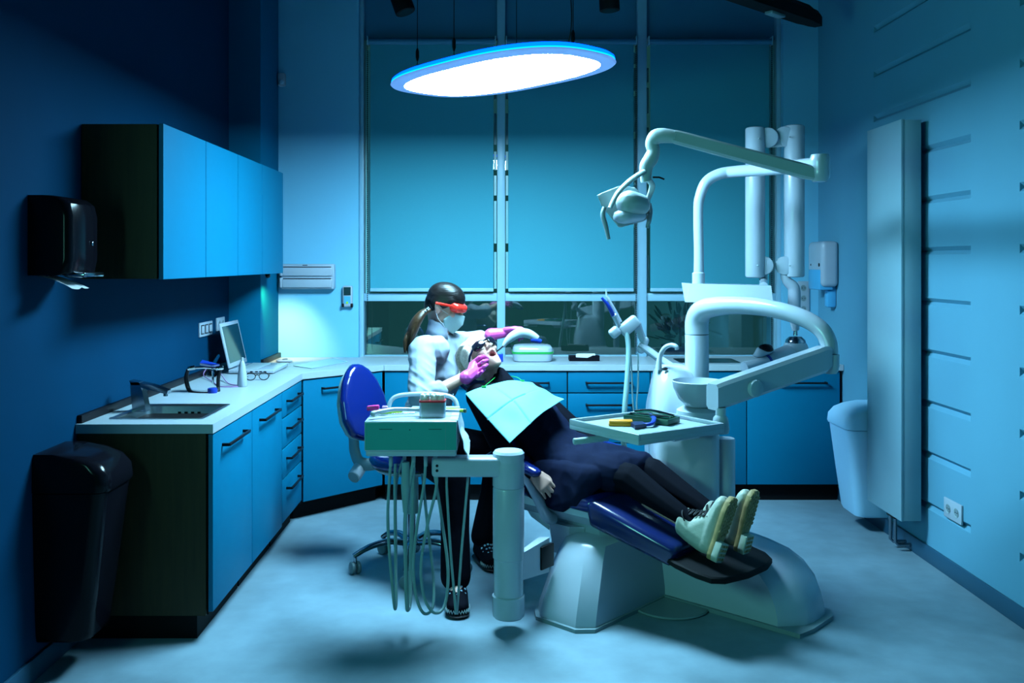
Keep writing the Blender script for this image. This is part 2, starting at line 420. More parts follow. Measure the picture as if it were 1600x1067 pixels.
for y0, y1, kind, lab in cabs:
    t = thing('base_cabinet', lab, 'cabinet', ((XL + XF) / 2, (y0 + y1) / 2, 0), 'fitted base cabinets')
    y0c = y0 + (.018 if y0 < 3.9 else 0)
    MB().bb(XL + .005, XF - .022, y0c, y1 - .001, .10, .85).build('carcass', m_matblk, t, 0)
    MB().bb(XL + .005, XF - .07, y0 + .02, y1 - .001, .0, .10).build('plinth', m_matblk, t, 0)
    if y0 < 3.9:
        MB().bb(XL + .005, XF - .028, y0, y0 + .018, .10, .85, .001).build('end_panel', m_wood, t, 0)
    if kind == 'door':
        d = MB().bb(XF - .019, XF, y0 + .005, y1 - .003, FZ0, FZ1, .0015).build('door', m_cab, t)
        handle_y(XF, y0 + .13 if y0 < 4 else y0 + .13, y0 + .46, .775, d)
    else:
        z = FZ1
        for h in (.150, .166, .166, .239):
            d = MB().bb(XF - .019, XF, y0 + .005, y1 - .003, z - h + .008, z, .0015).build('drawer', m_cab, t)
            handle_y(XF, y0 + .10, y0 + .40, z - .062, d); z -= h
# slanted corner cabinet
c0, c1 = V((XF, 5.537, 0)), V((-.728, 5.982, 0)); e = (c1 - c0).normalized(); nn = V((e.y, -e.x, 0)); Lc = (c1 - c0).length
t = thing('corner_cabinet', 'blue slanted corner cabinet with one wide door behind the blue stool backrest', 'cabinet', ((c0 + c1) / 2 - nn * .2).to_tuple(), 'fitted base cabinets')
ci = [c0 - nn * .022, c1 - nn * .022, V((-.728, 6.44, 0)), V((-1.51, 6.44, 0)), V((-1.51, 5.955, 0)), V((XL + .005, 5.955, 0)), V((XL + .005, 5.537, 0))]
MB().prism([(p.x, p.y) for p in ci], (0, 0, .1), (1, 0, 0), (0, 1, 0), .75).build('carcass', m_matblk, t, 0)
ci2 = [c0 - nn * .09, c1 - nn * .09 + V((0, 0, 0))] + ci[2:]
MB().prism([(p.x, p.y) for p in ci2], (0, 0, 0), (1, 0, 0), (0, 1, 0), .1).build('plinth', m_matblk, t, 0)
R = frame(e, nn, UP)
d = MB().box((c0 + c1) / 2 - nn * .0095 + UP * (FZ0 + FZ1) / 2, (Lc - .022, .019, FZ1 - FZ0), .0015, R).build('door', m_cab, t)
handle_g(c0 + e * (.14 + .15) + UP * .782, e, nn, .30, d)
# run under the window
YF = 5.982
runs = [(-.725, -.075, 'door', 'blue base cabinet with one wide door behind the seated person in white'),
        (-.075, .455, 'drawers', 'blue drawer cabinet partly hidden by the teal paper bib'),
        (.455, .990, 'drawers', 'blue drawer cabinet with long black handles under the small black card holder'),
        (.990, 1.612, 'door', 'blue base cabinet behind the spittoon tower'),
        (1.612, 2.215, 'door', 'blue base cabinet against the right wall beside the white hanging bin')]
for x0, x1, kind, lab in runs:
    t = thing('base_cabinet', lab, 'cabinet', ((x0 + x1) / 2, 6.2, 0), 'fitted base cabinets')
    MB().bb(x0 + .001, x1, YF + .021, 6.44, .10, .85).build('carcass', m_matblk, t, 0)
    MB().bb(x0 + .001, x1, YF + .06, 6.44, 0, .10).build('plinth', m_matblk, t, 0)
    if kind == 'door':
        d = MB().bb(x0 + .004, x1 - .003, YF, YF + .019, FZ0, FZ1, .0015).build('door', m_cab, t)
        handle_g(((x0 + x1) / 2 + .05, YF, .772), (1, 0, 0), (0, -1, 0), .32, d)
    else:
        z = FZ1
        for h in (.142, .161, .161, .257):
            d = MB().bb(x0 + .005, x1 - .003, YF, YF + .019, z - h + .008, z, .0015).build('drawer', m_cab, t)
            handle_g(((x0 + x1) / 2 - .0, YF, z - .070), (1, 0, 0), (0, -1, 0), .30, d); z -= h
# worktop in three lengths with visible joints, black upstand strip
t = thing('worktop', 'white laminate worktop running along the left wall, round the corner and under the window', 'worktop', (-1.3, 5.0, .849))
z0, z1, g = .849, CT, .0012
SX0, SX1, SY0, SY1 = -1.625, -1.245, 3.915, 4.30        # sink cut-out
XE = -1.157
b = MB()
b.bb(XL + .002, XE, 3.785, SY0, z0, z1); b.bb(XL + .002, XE, SY1, 5.525, z0, z1)
b.bb(XL + .002, SX0, SY0, SY1, z0, z1); b.bb(SX1, XE, SY0, SY1, z0, z1)
b.build('worktop_section', m_top, t, 0)
k0, k1 = V((XE, 5.527, 0)), V((-.726, 5.968, 0))
poly = [(k0.x, k0.y), (k1.x, k1.y), (-.62, 6.44), (-1.512, 6.44), (-1.512, 5.955), (XL + .002, 5.955), (XL + .002, 5.527)]
MB().prism(poly, (0, 0, z0), (1, 0, 0), (0, 1, 0), z1 - z0, .0012, 1).build('worktop_section', m_top, t, 0)
poly = [(-.724, 5.968), (2.232, 5.968), (2.232, 6.44), (WX1 - .01, 6.44), (WX1 - .01, 6.55), (WX0 + .01, 6.55), (WX0 + .01, 6.44), (-.618, 6.44)]
MB().prism(poly, (0, 0, z0), (1, 0, 0), (0, 1, 0), z1 - z0, .0012, 1).build('worktop_section', m_top, t, 0)
b = MB(); b.bb(XL + .001, XL + .022, 3.80, 5.958, z1, z1 + .034, .003)
b.bb(-1.516, -1.497, 5.962, 6.445, z1, z1 + .034, .003)
b.build('upstand_strip', m_black, t)
# wall cabinets
UX = -1.379
for i, (y0, y1, lab) in enumerate([(3.837, 4.404, 'blue wall cabinet at the near end with exposed dark wooden side, above the sink'),
                                   (4.404, 4.949, 'blue wall cabinet with a plain door, second from the wooden end'),
                                   (4.949, 5.463, 'blue wall cabinet with a plain door, third from the wooden end'),
                                   (5.463, 5.955, 'blue wall cabinet next to the dark pillar')]):
    t = thing('wall_cabinet', lab, 'cabinet', ((XL + UX) / 2, (y0 + y1) / 2, 1.479), 'handleless wall cabinets')
    if i == 3:        # small spot added under the cabinet to make the pale corner glow
        pk = V((-1.45, 5.88, 1.466)); pd = (V((-1.475, 6.45, .93)) - pk).normalized()
        MB().cyl(pk - pd * .012, pk + pd * .012, .016, bev=.003).build('added_spot', m_black, t)
        sl = bpy.data.lights.new('added_spot_beam', 'SPOT'); sl.energy = 62; sl.color = (1.0, .70, .20); sl.spot_size = math.radians(64); sl.spot_blend = 1; sl.shadow_soft_size = .012
        so_ = bpy.data.objects.new('added_spot_beam', sl); COL.objects.link(so_); so_.parent = t
        so_.location = pk + pd * .03 - ORG[t]; so_.rotation_euler = pd.to_track_quat('-Z', 'Y').to_euler()
    yc = y0 + (.018 if i == 0 else 0)
    MB().bb(XL + .004, UX - .022, yc, y1 - .001, 1.483, 2.12).build('carcass', m_matblk, t, 0)
    if i == 0: MB().bb(XL + .004, UX - .026, y0, y0 + .018, 1.479, 2.12, .001).build('side_panel', m_wood, t, 0)
    MB().bb(UX - .019, UX, y0 + .003, y1 - .004 + (.04 if i == 3 else 0), 1.477, 2.122, .001).build('door', m_cab, t, 0)
# ================================================================= things on the walls and ceiling
# vertical panel radiator
t = thing('radiator', 'tall flat white panel radiator standing off the grooved right wall', 'radiator', (2.145, 5.015, .12))
MB().bb(2.09, 2.104, 4.795, 5.234, .207, 2.287, .002).build('front_panel', m_rad, t)
MB().bb(2.104, 2.195, 4.797, 5.232, .209, 2.285, .002).build('body', m_rad, t)
for y in (4.97, 5.03):
    MB().tube([(2.135, y, .21), (2.135, y, .05), (2.15, y, .035), (2.219, y, .035)], .009, 10).build('pipe', m_dchrome, t)
MB().box((2.135, 5.0, .192), (.03, .10, .03), .004).build('valve_block', m_black, t)
for z in (.35, 1.9):
    MB().bb(2.19, XR - .001, 4.99, 5.04, z, z + .05).build('wall_bracket', m_grey, t)
# hanging bins: white one on the right wall, gloss black one on the left wall
def bin_profile(h): return h
def wall_bin(lab, X, sgn, y0, y1, zb, zt, depth, mm, mlid):
    t = thing('wall_bin', lab, 'bin', (X + sgn * depth / 2, (y0 + y1) / 2, zb), 'wall-hung bins')
    ym, L = (y0 + y1) / 2, (y1 - y0) / 2
    zl = zb + (zt - zb) * .80
    rings = []
    def ring(z, dx, ly, r):
        pts = []
        x0, x1 = 0.0, dx
        cs = [(x0 + .004, -ly + .004, .004), (x1 - r, -ly + r, r), (x1 - r, ly - r, r), (x0 + .004, ly - .004, .004)]
        ang = [(PI, 1.5 * PI), (1.5 * PI, 2 * PI), (0, .5 * PI), (.5 * PI, PI)]
        for (cx, cy, rr), (a0, a1) in zip(cs, ang):
            for k in range(6):
                a = a0 + (a1 - a0) * k / 5
                pts.append(V((X + sgn * (cx + rr * math.cos(a)), ym + cy + rr * math.sin(a), z)))
        return pts
    h = zl - zb
    for f, kx, ky in ((0, .62, .70), (.012, .70, .76), (.05, .735, .80), (.5, .85, .9), (1, .97, .985)):
        rings.append(ring(zb + h * f, depth * kx, L * ky, .05))
    MB().ring_tube(rings).build('body', mm, t)
    hr = []
    hh = zt - zl
    for f, kx, ky in ((0, 1.0, 1.0), (.1, 1.02, 1.01), (.45, 1.0, 1.0), (.72, .88, .985), (.9, .66, .96), (1, .40, .92)):
        hr.append(ring(zl + .004 + hh * f, depth * kx, L * ky, .05))
    lid = MB().ring_tube(hr).build('hood', mlid, t)
    MB().bb(X + sgn * depth * .55, X + sgn * depth * .66, ym - .016, ym + .016, zt - .012, zt - .009).build('logo_mark', m_grey, lid, 0) if mm is m_bin else None
    return t
wall_bin('white plastic bin with hooded lid hung on the right wall behind the radiator', XR, -1, 5.255, 5.60, .085, .716, .25, m_bin, m_bin)
wall_bin('gloss black bin with rounded hood hung on the left wall beside the wooden cabinet end', XL, 1, 3.43, 3.715, .125, .83, .275, m_gblk, m_gblk)
# black towel dispenser with a sheet hanging out
t = thing('towel_dispenser', 'gloss black paper towel dispenser on the left wall below the wall cabinets', 'dispenser', (XL + .08, 3.52, 1.50))
rings = []
for z, dx in ((1.50, .13), (1.51, .155), (1.56, .165), (1.72, .165), (1.765, .155), (1.788, .125), (1.795, .09)):
    pts = []
    for k in range(9):
        a = -PI / 2 + PI * k / 8
        r = .035
        cy = (.12 - r) * (1 if math.sin(a) > 1e-6 else (-1 if math.sin(a) < -1e-6 else 0))
        pts.append(V((XL + dx - r + r * math.cos(a), 3.52 + cy + r * math.sin(a), z)))
    pts += [V((XL + .002, 3.64, z)), V((XL + .002, 3.40, z))]
    rings.append(pts)
MB().ring_tube(rings).build('housing', m_gblk, t)
MB().ell((XL + .166, 3.57, 1.62), (.004, .010, .010)).build('lock', m_dchrome, t)
MB().bb(XL + .11, XL + .19, 3.45, 3.62, 1.492, 1.510, .006).build('tear_bar', m_dchrome, t)
MB().grid(lambda u, v: V((XL + .03 + .13 * u + .008 * math.sin(6 * v), 3.41 + .15 * v, 1.497 - .022 * u * u - .024 * u + .003 * math.sin(9 * v + 3 * u))), 10, 10).build('paper_towel', m_paper, t)
# switches and socket plates
def plate(lab, name, o, ex, ey, n, w, h, rockers, kind):
    t = thing(name, lab, 'light switch' if kind == 'sw' else 'socket', o)
    ex, ey = V(ex), V(ey); nz = ex.cross(ey); R = frame(ex, ey, nz); o = V(o)
    MB().box(o + nz * .005, (w, h, .01), .003, R).build('plate', m_whmat, t)
    for k in range(rockers):
        if kind == 'sw':
            c = o + ex * ((k - (rockers - 1) / 2) * w / rockers * .93)
            MB().box(c + nz * .0105, (w / rockers * .74, h * .66, .003), 0, R).build('switch_surround', m_black, t)
            MB().box(c + nz * .0135, (w / rockers * .55, h * .52, .008), .003, R).build('rocker', m_white, t)
        else:
            c = o + (ex if w > h else ey) * ((k - (rockers - 1) / 2) * max(w, h) / rockers * .93)
            MB().lathe([(.0, .010), (.0205, .010), (.0225, .0125), (.0215, .0125), (.019, .0105), (.0, .0105)][1:5], c, nz, 24).build('socket_rim', m_lgrey, t)
            MB().cyl(c + nz * .0095, c + nz * .0112, .018).build('socket_well', m_grey, t)
            for s in (-1, 1): MB().cyl(c + ex * .009 * s + nz * .011, c + ex * .009 * s + nz * .0125, .0028, seg=8).build('socket_hole', m_black, t)
plate('white triple light switch on the left wall above the dental model holder', 'light_switch', (XL, 5.47, 1.155), (0, 1, 0), (0, 0, 1), None, .235, .083, 3, 'sw')
plate('white double socket on the left wall behind the open laptop screen', 'power_socket', (XL, 5.76, 1.165), (0, 1, 0), (0, 0, 1), None, .16, .08, 2, 'so')
plate('white double socket low on the grooved right wall near the radiator', 'power_socket', (XR - .001, 4.53, .335), (0, -1, 0), (0, 0, 1), None, .175, .095, 2, 'so')
plate('white four-way upright socket strip on the back wall behind the x-ray arm', 'power_socket', (2.13, YB, 1.26), (1, 0, 0), (0, 0, 1), None, .082, .31, 4, 'so')
# soap dispenser on the right wall
t = thing('soap_dispenser', 'white soap dispenser with pale blue window on the right wall above the worktop', 'dispenser', (XR - .05, 6.19, 1.36))
MB().bb(XR - .115, XR, 6.05, 6.33, 1.385, 1.685, .03, 4).build('housing', m_white, t)
MB().bb(XR - .121, XR - .03, 6.075, 6.30, 1.365, 1.50, .01).build('refill_window', m_cyan, t)
MB().cyl((XR - .112, 6.10, 1.53), (XR - .118, 6.10, 1.53), .012).build('lock', m_black, t)
MB().cyl((XR - .112, 6.26, 1.53), (XR - .118, 6.26, 1.53), .006).build('lock', m_black, t)
MB().bb(XR - .06, XR, 6.10, 6.17, 1.25, 1.39, .012).build('bracket', m_cyan, t)
# white organiser with two slots on the back wall
t = thing('wall_organiser', 'white wall organiser with two horizontal slots beside the window', 'organiser', (-1.30, YB - .03, 1.36))
x0, x1 = -1.482, -1.118
MB().bb(x0, x1, YB - .07, YB, 1.362, 1.535, .008).build('back_box', m_whmat, t)
for z in (1.515, 1.435):
    MB().bb(x0 + .012, x1 - .012, YB - .085, YB - .05, z - .062, z - .004, .006).build('slot_flap', m_white, t)
    MB().bb(x0 + .015, x1 - .02, YB - .0735, YB - .06, z - .003, z + .002).build('slot_gap', m_black, t, 0)
    MB().bb(x0 - .006, x0 + .012, YB - .09, YB - .01, z - .062, z + .006, .006).build('end_cap', m_white, t)
MB().bb(-1.335, -1.300, YB - .0715, YB - .06, 1.524, 1.529).build('maker_mark', m_black, t, 0)
# small hand unit with a screen on the back wall
t = thing('wall_instrument', 'small white hand instrument with dark screen hung on the wall beside the window', 'instrument', (-1.03, YB - .02, 1.23))
MB().bb(-1.066, -.998, YB - .04, YB, 1.237, 1.385, .012, 3).build('body', m_white, t)
MB().bb(-1.056, -1.008, YB - .0425, YB - .03, 1.318, 1.375).build('screen', m_screen, t, 0)
MB().bb(-1.054, -1.010, YB - .0425, YB - .03, 1.262, 1.312).build('keypad', m_cyan, t, 0)
MB().cyl((-1.032, YB - .042, 1.268), (-1.032, YB - .045, 1.268), .008).build('button', m_lime, t)
for x in (-1.062, -1.002): MB().bb(x - .008, x + .008, YB - .044, YB - .01, 1.236, 1.262, .003).build('clip', m_black, t)
# motion sensor high on the back wall
t = thing('motion_sensor', 'small white motion sensor high in the corner of the back wall by the pillar', 'sensor', (-1.485, YB - .03, 2.76))
MB().bb(-1.512, -1.462, YB - .05, YB, 2.765, 2.855, .01, 3).build('housing', m_whmat, t)
MB().ell((-1.487, YB - .05, 2.79), (.018, .012, .018)).build('sensor_lens', m_frame, t)

# ---------------------------------------------------------------- hanging surgery lamp
LC, LU = V((0, 4.53, 2.45)), V((.66, -.75, 0)).normalized(); LW = V((-LU.y, LU.x, 0))
def oval(hx, hy, z, n=96, pw=2.7):
    r = []
    for k in range(n):
        a = 2 * PI * k / n; c, s = math.cos(a), math.sin(a)
        r.append(LC + LU * (.9 * hx * math.copysign(abs(c) ** (2 / pw), c)) + LW * (.9 * hy * math.copysign(abs(s) ** (2 / pw), s)) + UP * z)
    return r
t = thing('pendant_lamp', 'large glowing white oval lamp with blue edge hung from the ceiling over the patient', 'lamp', LC)
MB().ring_tube([oval(.645, .325, .0), oval(.715, .388, .004), oval(.722, .395, .010), oval(.718, .391, .016)], False).build('rim', m_rim, t)
MB().ring_tube([oval(.718, .391, .016), oval(.718, .391, .022)], False).build('edge_glow_line', m_cyled, t)
MB().ring_tube([oval(.718, .391, .022), oval(.714, .387, .034), oval(.700, .374, .043)], False).build('edge_light', m_led, t)
MB().ring_tube([oval(.700, .374, .043), oval(.62, .31, .058), oval(.45, .2, .066), oval(.02, .01, .068)], True).build('top_shell', m_whmat, t)
q = MB(); q.ring_tube([oval(.646, .326, .012), oval(.645, .325, .001)], True); q.build('diffuser', m_lamp, t, 0)
cab = [(P(660, 105, 4.95)), (P(745, 90, 4.72)), (P(801, 75, 5.12)), (P(890, 80, 4.72))]
for a, bq in ((-.45, -.20), (-.12, -.20), (-.08, .22), (.42, .16)):
    p = LC + LU * (.9 * a) + LW * (.9 * bq) + UP * .064
    c_ = MB().tube([p + UP * .05, V((p.x, p.y, HC))], .0022, 6).build('suspension_cable', m_black, t)
    MB().tube([p + UP * .055, p + UP * .075, p + UP * .105, p + UP * .12], [.004, .009, .009, .004], 8).build('cable_gripper', m_black, c_)
    MB().tube([p + UP * .05, p + UP * .03 + LU * .008, p, p + UP * .03 - LU * .008], .0018, 6, closed=True).build('hook', m_black, c_)
p = LC + LU * .378 + LW * .144 + UP * .07
MB().tube([p - LU * .10 + UP * 0, p - LU * .04 + UP * .04, p + UP * .16 - LU * .01, p + UP * .35 - LU * .03, p + UP * .6 - LU * .10, p + UP * 1.0 - LU * .12], .003, 6, sub=6).build('power_cord', m_black, t)
# black ceiling spots and linear track fitting
for lab, p, dr in (('black ceiling spotlight above the left window bay, tilted to one side', P(629, 6, 5.3), V((.35, -.1, -1))),
                   ('black ceiling spotlight beside the window mullion, pointing straight down', P(952, 2, 5.3), V((.05, 0, -1)))):
    dr.normalize()
    t = thing('ceiling_spotlight', lab, 'spotlight', p, 'black ceiling spotlights')
    MB().cyl(p - dr * .07, p + dr * .055, .058, bev=.006).build('head', m_matblk, t)
    MB().cyl(p + dr * .050, p + dr * .056, .046).build('front_glass', m_gblk, t)
    MB().tube([p - dr * .05, p - dr * .05 + UP * .1, V((p.x, p.y, HC))], .012, 10).build('stem', m_black, t)
p0, p1 = V((.90, 4.58, 2.985)), V((1.905, 5.49, 2.985)); d = (p1 - p0).normalized(); s = V((d.y, -d.x, 0))
t = thing('track_light', 'long black linear light fitting hung below the ceiling towards the right wall', 'lamp', (p0 + p1) / 2)
sec = [(-.05, -.045), (.05, -.045), (.05, .02), (.03, .05), (-.03, .05), (-.05, .02)]
L = (p1 - p0).length
def rs(u, k): return [p0 + d * u + s * (x * k) + UP * (z * (k if z > 0 else 1)) for x, z in sec]
MB().ring_tube([rs(0, 1), rs(L - .16, 1), rs(L - .10, .8), rs(L - .05, .75), rs(L, .45)]).build('housing', m_matblk, t, 20)
MB().box(p0 + d * (L - .46) + UP * -.052 + s * -.01, (.14, .05, .02), .006, frame(d, s * -1, UP)).build('sensor_block', m_grey, t)
for u in (.15, L - .4): MB().tube([p0 + d * u + UP * .04, V((p0 + d * u).to_2d().to_3d()) + UP * HC], .006, 8).build('rod', m_black, t)
# added fill panel on the left wall, unseen from the camera; it throws the green light on everything that faces the door
t = thing('added_fill_panel', 'added green fill light panel on the left wall at the entrance end, out of view', 'fill light', (XL + .03, 1.35, 1.35))
MB().bb(XL + .001, XL + .055, .70, 2.0, 1.35, 1.95, .006).build('housing', m_whmat, t)
MB().bb(XL + .050, XL + .058, .74, 1.96, 1.39, 1.91).build('fill_glow_face', m_fillglow, t, 0)
MB().bb(XL + .054, XL + .064, .74, 1.96, 1.93, 1.942).build('panel_clip', m_chrome, t)
# ================================================================= dental chair
t = thing('dental_chair', 'blue dental chair with white base, black foot plate, on which the patient lies', 'dental chair', CH(.2, 0, 0))
def plan(pts, z): return [CH(a, b, z) for a, b in pts]
# --- foot lobe towards the viewer, and lobe running under the leg rest
def lobe(rows, name, parent, m): return MB().ring_tube(rows).build(name, m, parent, 40)
near = []
def sq(a0, a1, b0, b1, z, c=.03):
    return plan([(a0 + c, b0), (a1 - c, b0), (a1, b0 + c), (a1, b1 - c), (a1 - c, b1), (a0 + c, b1), (a0, b1 - c), (a0, b0 + c)], z)
lobe([sq(.085, .400, -.390, .52, .014, .06), sq(.085, .400, -.385, .52, .05, .06), sq(.10, .385, -.34, .52, .16, .06), sq(.115, .365, -.29, .52, .26, .06), sq(.13, .35, -.25, .50, .315, .06), sq(.16, .32, -.20, .48, .335, .05)], 'base_foot', t, m_white)
def rl(z, ae, c): return plan([(.10, .20), (ae - c, .20), (ae - .01, .20 + c), (ae, .25 + c), (ae, .46), (ae - .02, .50), (ae - c, .52), (.10, .52)], z)
lobe([rl(.014, 1.045, .09), rl(.05, 1.043, .09), rl(.10, 1.03, .09), rl(.17, 1.0, .09), rl(.225, .95, .09), rl(.262, .88, .09), rl(.285, .78, .08), rl(.295, .70, .08)], 'base_foot', t, m_white)
lobe([sq(.075, .41, -.405, .53, .0, .06), sq(.075, .41, -.405, .53, .016, .06)], 'floor_plate', t, m_grey)
lobe([plan([(.05, .185), (1.06, .185), (1.075, .28), (1.075, .47), (1.04, .54), (.05, .54)], z) for z in (0, .018)], 'floor_plate', t, m_grey)
MB().lathe([(.17, 0), (.175, .006), (.17, .012), (0, .012)], CH(.47, .13, 0), seg=40).build('floor_plate', m_grey, t)
# --- lifting body below the seat
MB().hull(sq(-.22, .34, -.17, .20, .44, .05) + sq(-.18, .30, -.12, .2, .34, .04) + sq(.02, .30, -.10, .22, .25, .04)).build('lift_cover', m_whmat, t)
MB().hull(sq(-.24, .36, -.225, .225, .47, .06) + sq(-.24, .36, -.225, .225, .43, .06) + sq(-.18, .32, -.18, .18, .385, .05)).build('seat_shell', m_white, t)
MB().hull(sq(-.02, .20, -.19, .0, .36, .05) + sq(.0, .16, -.17, .0, .22, .04)).build('lift_link', m_white, t)
MB().hull(sq(.06, .22, -.12, .2, .42, .04) + sq(.14, .34, -.12, .2, .30, .04)).build('bellows_cover', m_grey, t)
# --- upholstery
def pad(rows, name, m=m_leath, parent=t, voxel=.008):
    q = MB(); q.hells(rows); return q.build(name, m, parent, 180)
r = (.03, .03, .03)
def bar(a, b0, b1, z, rr): return [(CH(a, b0, z), rr), (CH(a, b1, z), rr)]
pad(bar(-.16, -.20, .20, .535, .03) + bar(.28, -.20, .20, .495, .035) + bar(-.16, -.22, .22, .50, .03) + bar(.0, -.22, .22, .49, .03) + bar(.28, -.21, .21, .48, .03), 'seat')
pad(bar(.30, -.205, .205, .480, .035) + bar(.665, -.165, .165, .36, .03) + bar(.31, -.205, .205, .42, .03) + bar(.655, -.165, .165, .32, .025), 'leg_rest', m_nleath)
MB().hull([CH(.30, s * .12, .41) for s in (-1, 1)] + [CH(.64, s * .12, .315) for s in (-1, 1)] + [CH(.34, s * .1, .36) for s in (-1, 1)] + [CH(.62, s * .1, .285) for s in (-1, 1)]).build('leg_rest_shell', m_whmat, t)
fp = [(.60, -.17), (.70, -.20), (.80, -.205), (.865, -.19), (.90, -.14), (.93, .0), (.935, .15), (.915, .23), (.87, .265), (.80, .27), (.68, .23), (.60, .19)]
q = MB()
def fz(a): return .345 - (a - .6) * .17
q.ring_tube([[CH(.77 + (a - .77) * k, b * k, fz(.77 + (a - .77) * k) + dz) for a, b in fp] for k, dz in ((.97, -.028), (1, -.022), (1, -.006), (.97, 0))])
q.build('foot_plate', m_matblk, t)
# backrest leaning towards the window, headrest
TA = (UA * -.80 + UP * .60).normalized(); BN = (UA * .60 + UP * .80).normalized()     # along the spine, out of the chest
bo = CH(-.06, 0, .535)
def bp(s, b, d): return bo + TA * s + NA * b + BN * d
rows = []
for s, hw in ((.0, .19), (.15, .20), (.30, .17), (.38, .12), (.42, .08)):
    for sg in (-1, 1): rows += [(bp(s, sg * hw, .0), .026), (bp(s, sg * (hw - .02), -.05), .02)]
q = MB()
for i in range(0, len(rows) - 4, 4): q.hells(rows[i:i + 8])
remeshed(q, 'backrest', m_leath, t, .01, 6)
q = MB(); q.hull([bp(s, b, -.07) for s in (0, .38) for b in (-.15, .15)] + [bp(s, b, -.10) for s in (.05, .34) for b in (-.12, .12)]); q.build('backrest_shell', m_white, t)
pad([(bp(.64, -.05, -.04), .022), (bp(.64, .05, -.04), .022), (bp(.76, -.07, -.03), .025), (bp(.76, .07, -.03), .025), (bp(.70, -.07, -.04), .025), (bp(.70, .07, -.04), .025)], 'headrest')
MB().hull([bp(s, b, d) for s in (.45, .70) for b in (-.04, .04) for d in (-.06, -.045)]).build('headrest_bar', m_chrome, t)
# arm rests
for sg, nm in ((-1, 'near'), (1, 'far')):
    q = MB()
    q.hells([(CH(-.20, sg * .315, .645), (.04, .04, .024)), (CH(-.02, sg * .315, .628), (.04, .04, .026)), (CH(.055 if sg < 0 else .13, sg * .318, .612), (.03, .038, .022))])
    ar = q.build('armrest_pad', m_leath, t, 180)
    MB().tube([CH(-.02, sg * .318, .61), CH(.01, sg * .31, .56), CH(.05, sg * .285, .48), CH(.075, sg * .26, .41), CH(.07, sg * .20, .39)], [.022, .026, .032, .036, .026], 14, sub=5, flat=.6).build('armrest_support', m_white, t)

# ================================================================= instrument delivery unit on its hanging post
t = thing('instrument_unit', 'white dental instrument unit with hanging hoses on a round post before the stool', 'dental unit', V((.05, 3.90, .06)))
o = V((.05, 3.90, 0))
MB().lathe([(.060, .06), (.066, .066), (.068, .08), (.068, .150), (.064, .155), (.0, .155)], o, seg=40).build('post_foot', m_white, t)
MB().lathe([(.062, .15), (.062, .305), (.066, .31), (.066, .60), (.064, .604), (.063, .606)], o, seg=40).build('post', m_white, t)
MB().lathe([(.064, .607), (.067, .612), (.067, .705), (.065, .712), (.065, .722), (.067, .727), (.066, .748), (.058, .758), (.0, .760)], o, seg=40).build('post_head', m_white, t)
MB().bb(-.27, .05, 3.845, 3.935, .655, .735, .014, 3).build('arm', m_white, t)
q = MB()
for z in (.705, .685): q.cyl((-.247, 3.8455, z), (-.247, 3.843, z), .006, seg=12)
q.build('arm_screw_caps', m_black, t)
MB().hull([o + V((.05, .02, z)) for z in (.22, .33)] + [o + V((.05, -.03, z)) for z in (.22, .33)] + [o + V((.18, .14, z)) for z in (.20, .35)] + [o + V((.14, .16, z)) for z in (.20, .35)]).build('link_bracket', m_white, t)
MB().box(o + V((.165, .12, .275)), (.02, .09, .10), .004, M.Rotation(math.radians(-40), 3, 'Z')).build('link_collar', m_black, t)
# box
bx0, bx1, by0, by1 = -.535, -.160, 3.75, 4.07
MB().bb(bx0, bx1, by0, by1, .783, .906, .006, 3).build('instrument_box', m_white, t)
MB().bb(bx0 + .005, bx1 - .003, by0 + .003, by1 - .003, .762, .786, .008, 3).build('box_tray', m_whmat, t)
MB().bb(bx0 + .003, bx1 - .003, by0 - .0004, by0 + .003, .789, .900).build('front_panel', m_boxf, t, 0)
q = MB()
for x in (-.475, -.275): q.bb(x - .0, x + .053, by0 - .0008, by0 + .004, .8725, .8745)
q.ell((-.351, by0, .871), (.0025, .002, .0025))
q.build('front_slots', m_black, t, 0)
q = MB(); q.bb(-.207, -.206, by0 - .0006, by0 + .004, .79, .904); q.build('panel_joint', m_grey, t, 0)
MB().tube([(bx0 + .06, by1 - .01, .900), (bx0 + .072, by1 + .008, .940), (bx0 + .11, by1 + .015, .962), (bx0 + .22, by1 + .02, .968), (bx0 + .31, by1 + .015, .962), (bx0 + .352, by1 + .008, .942), (bx0 + .366, by1 - .01, .895)], .011, 12, sub=5, flat=.7).build('handle_bar', m_white, t)
# clear protective film hanging over the right end
def film(u, v):
    w_ = math.sin(v * 7 + u * 5) * .006 + math.sin(u * 13 - v * 4) * .004
    x = bx1 + .002 + .014 * u + w_ * u + .03 * u * u
    return V((x if u > .02 else bx1 + .002, by0 + .01 + v * .31, .908 - u * (.135 + .02 * math.sin(v * 9)) ))
MB().grid(lambda u, v: V((bx1 - .03 + .03 * min(1, u * 4), by0 + .02 + v * .29, .9075)) if u < .25 else film((u - .25) / .75, v), 16, 18).build('protective_film', m_bag, t)
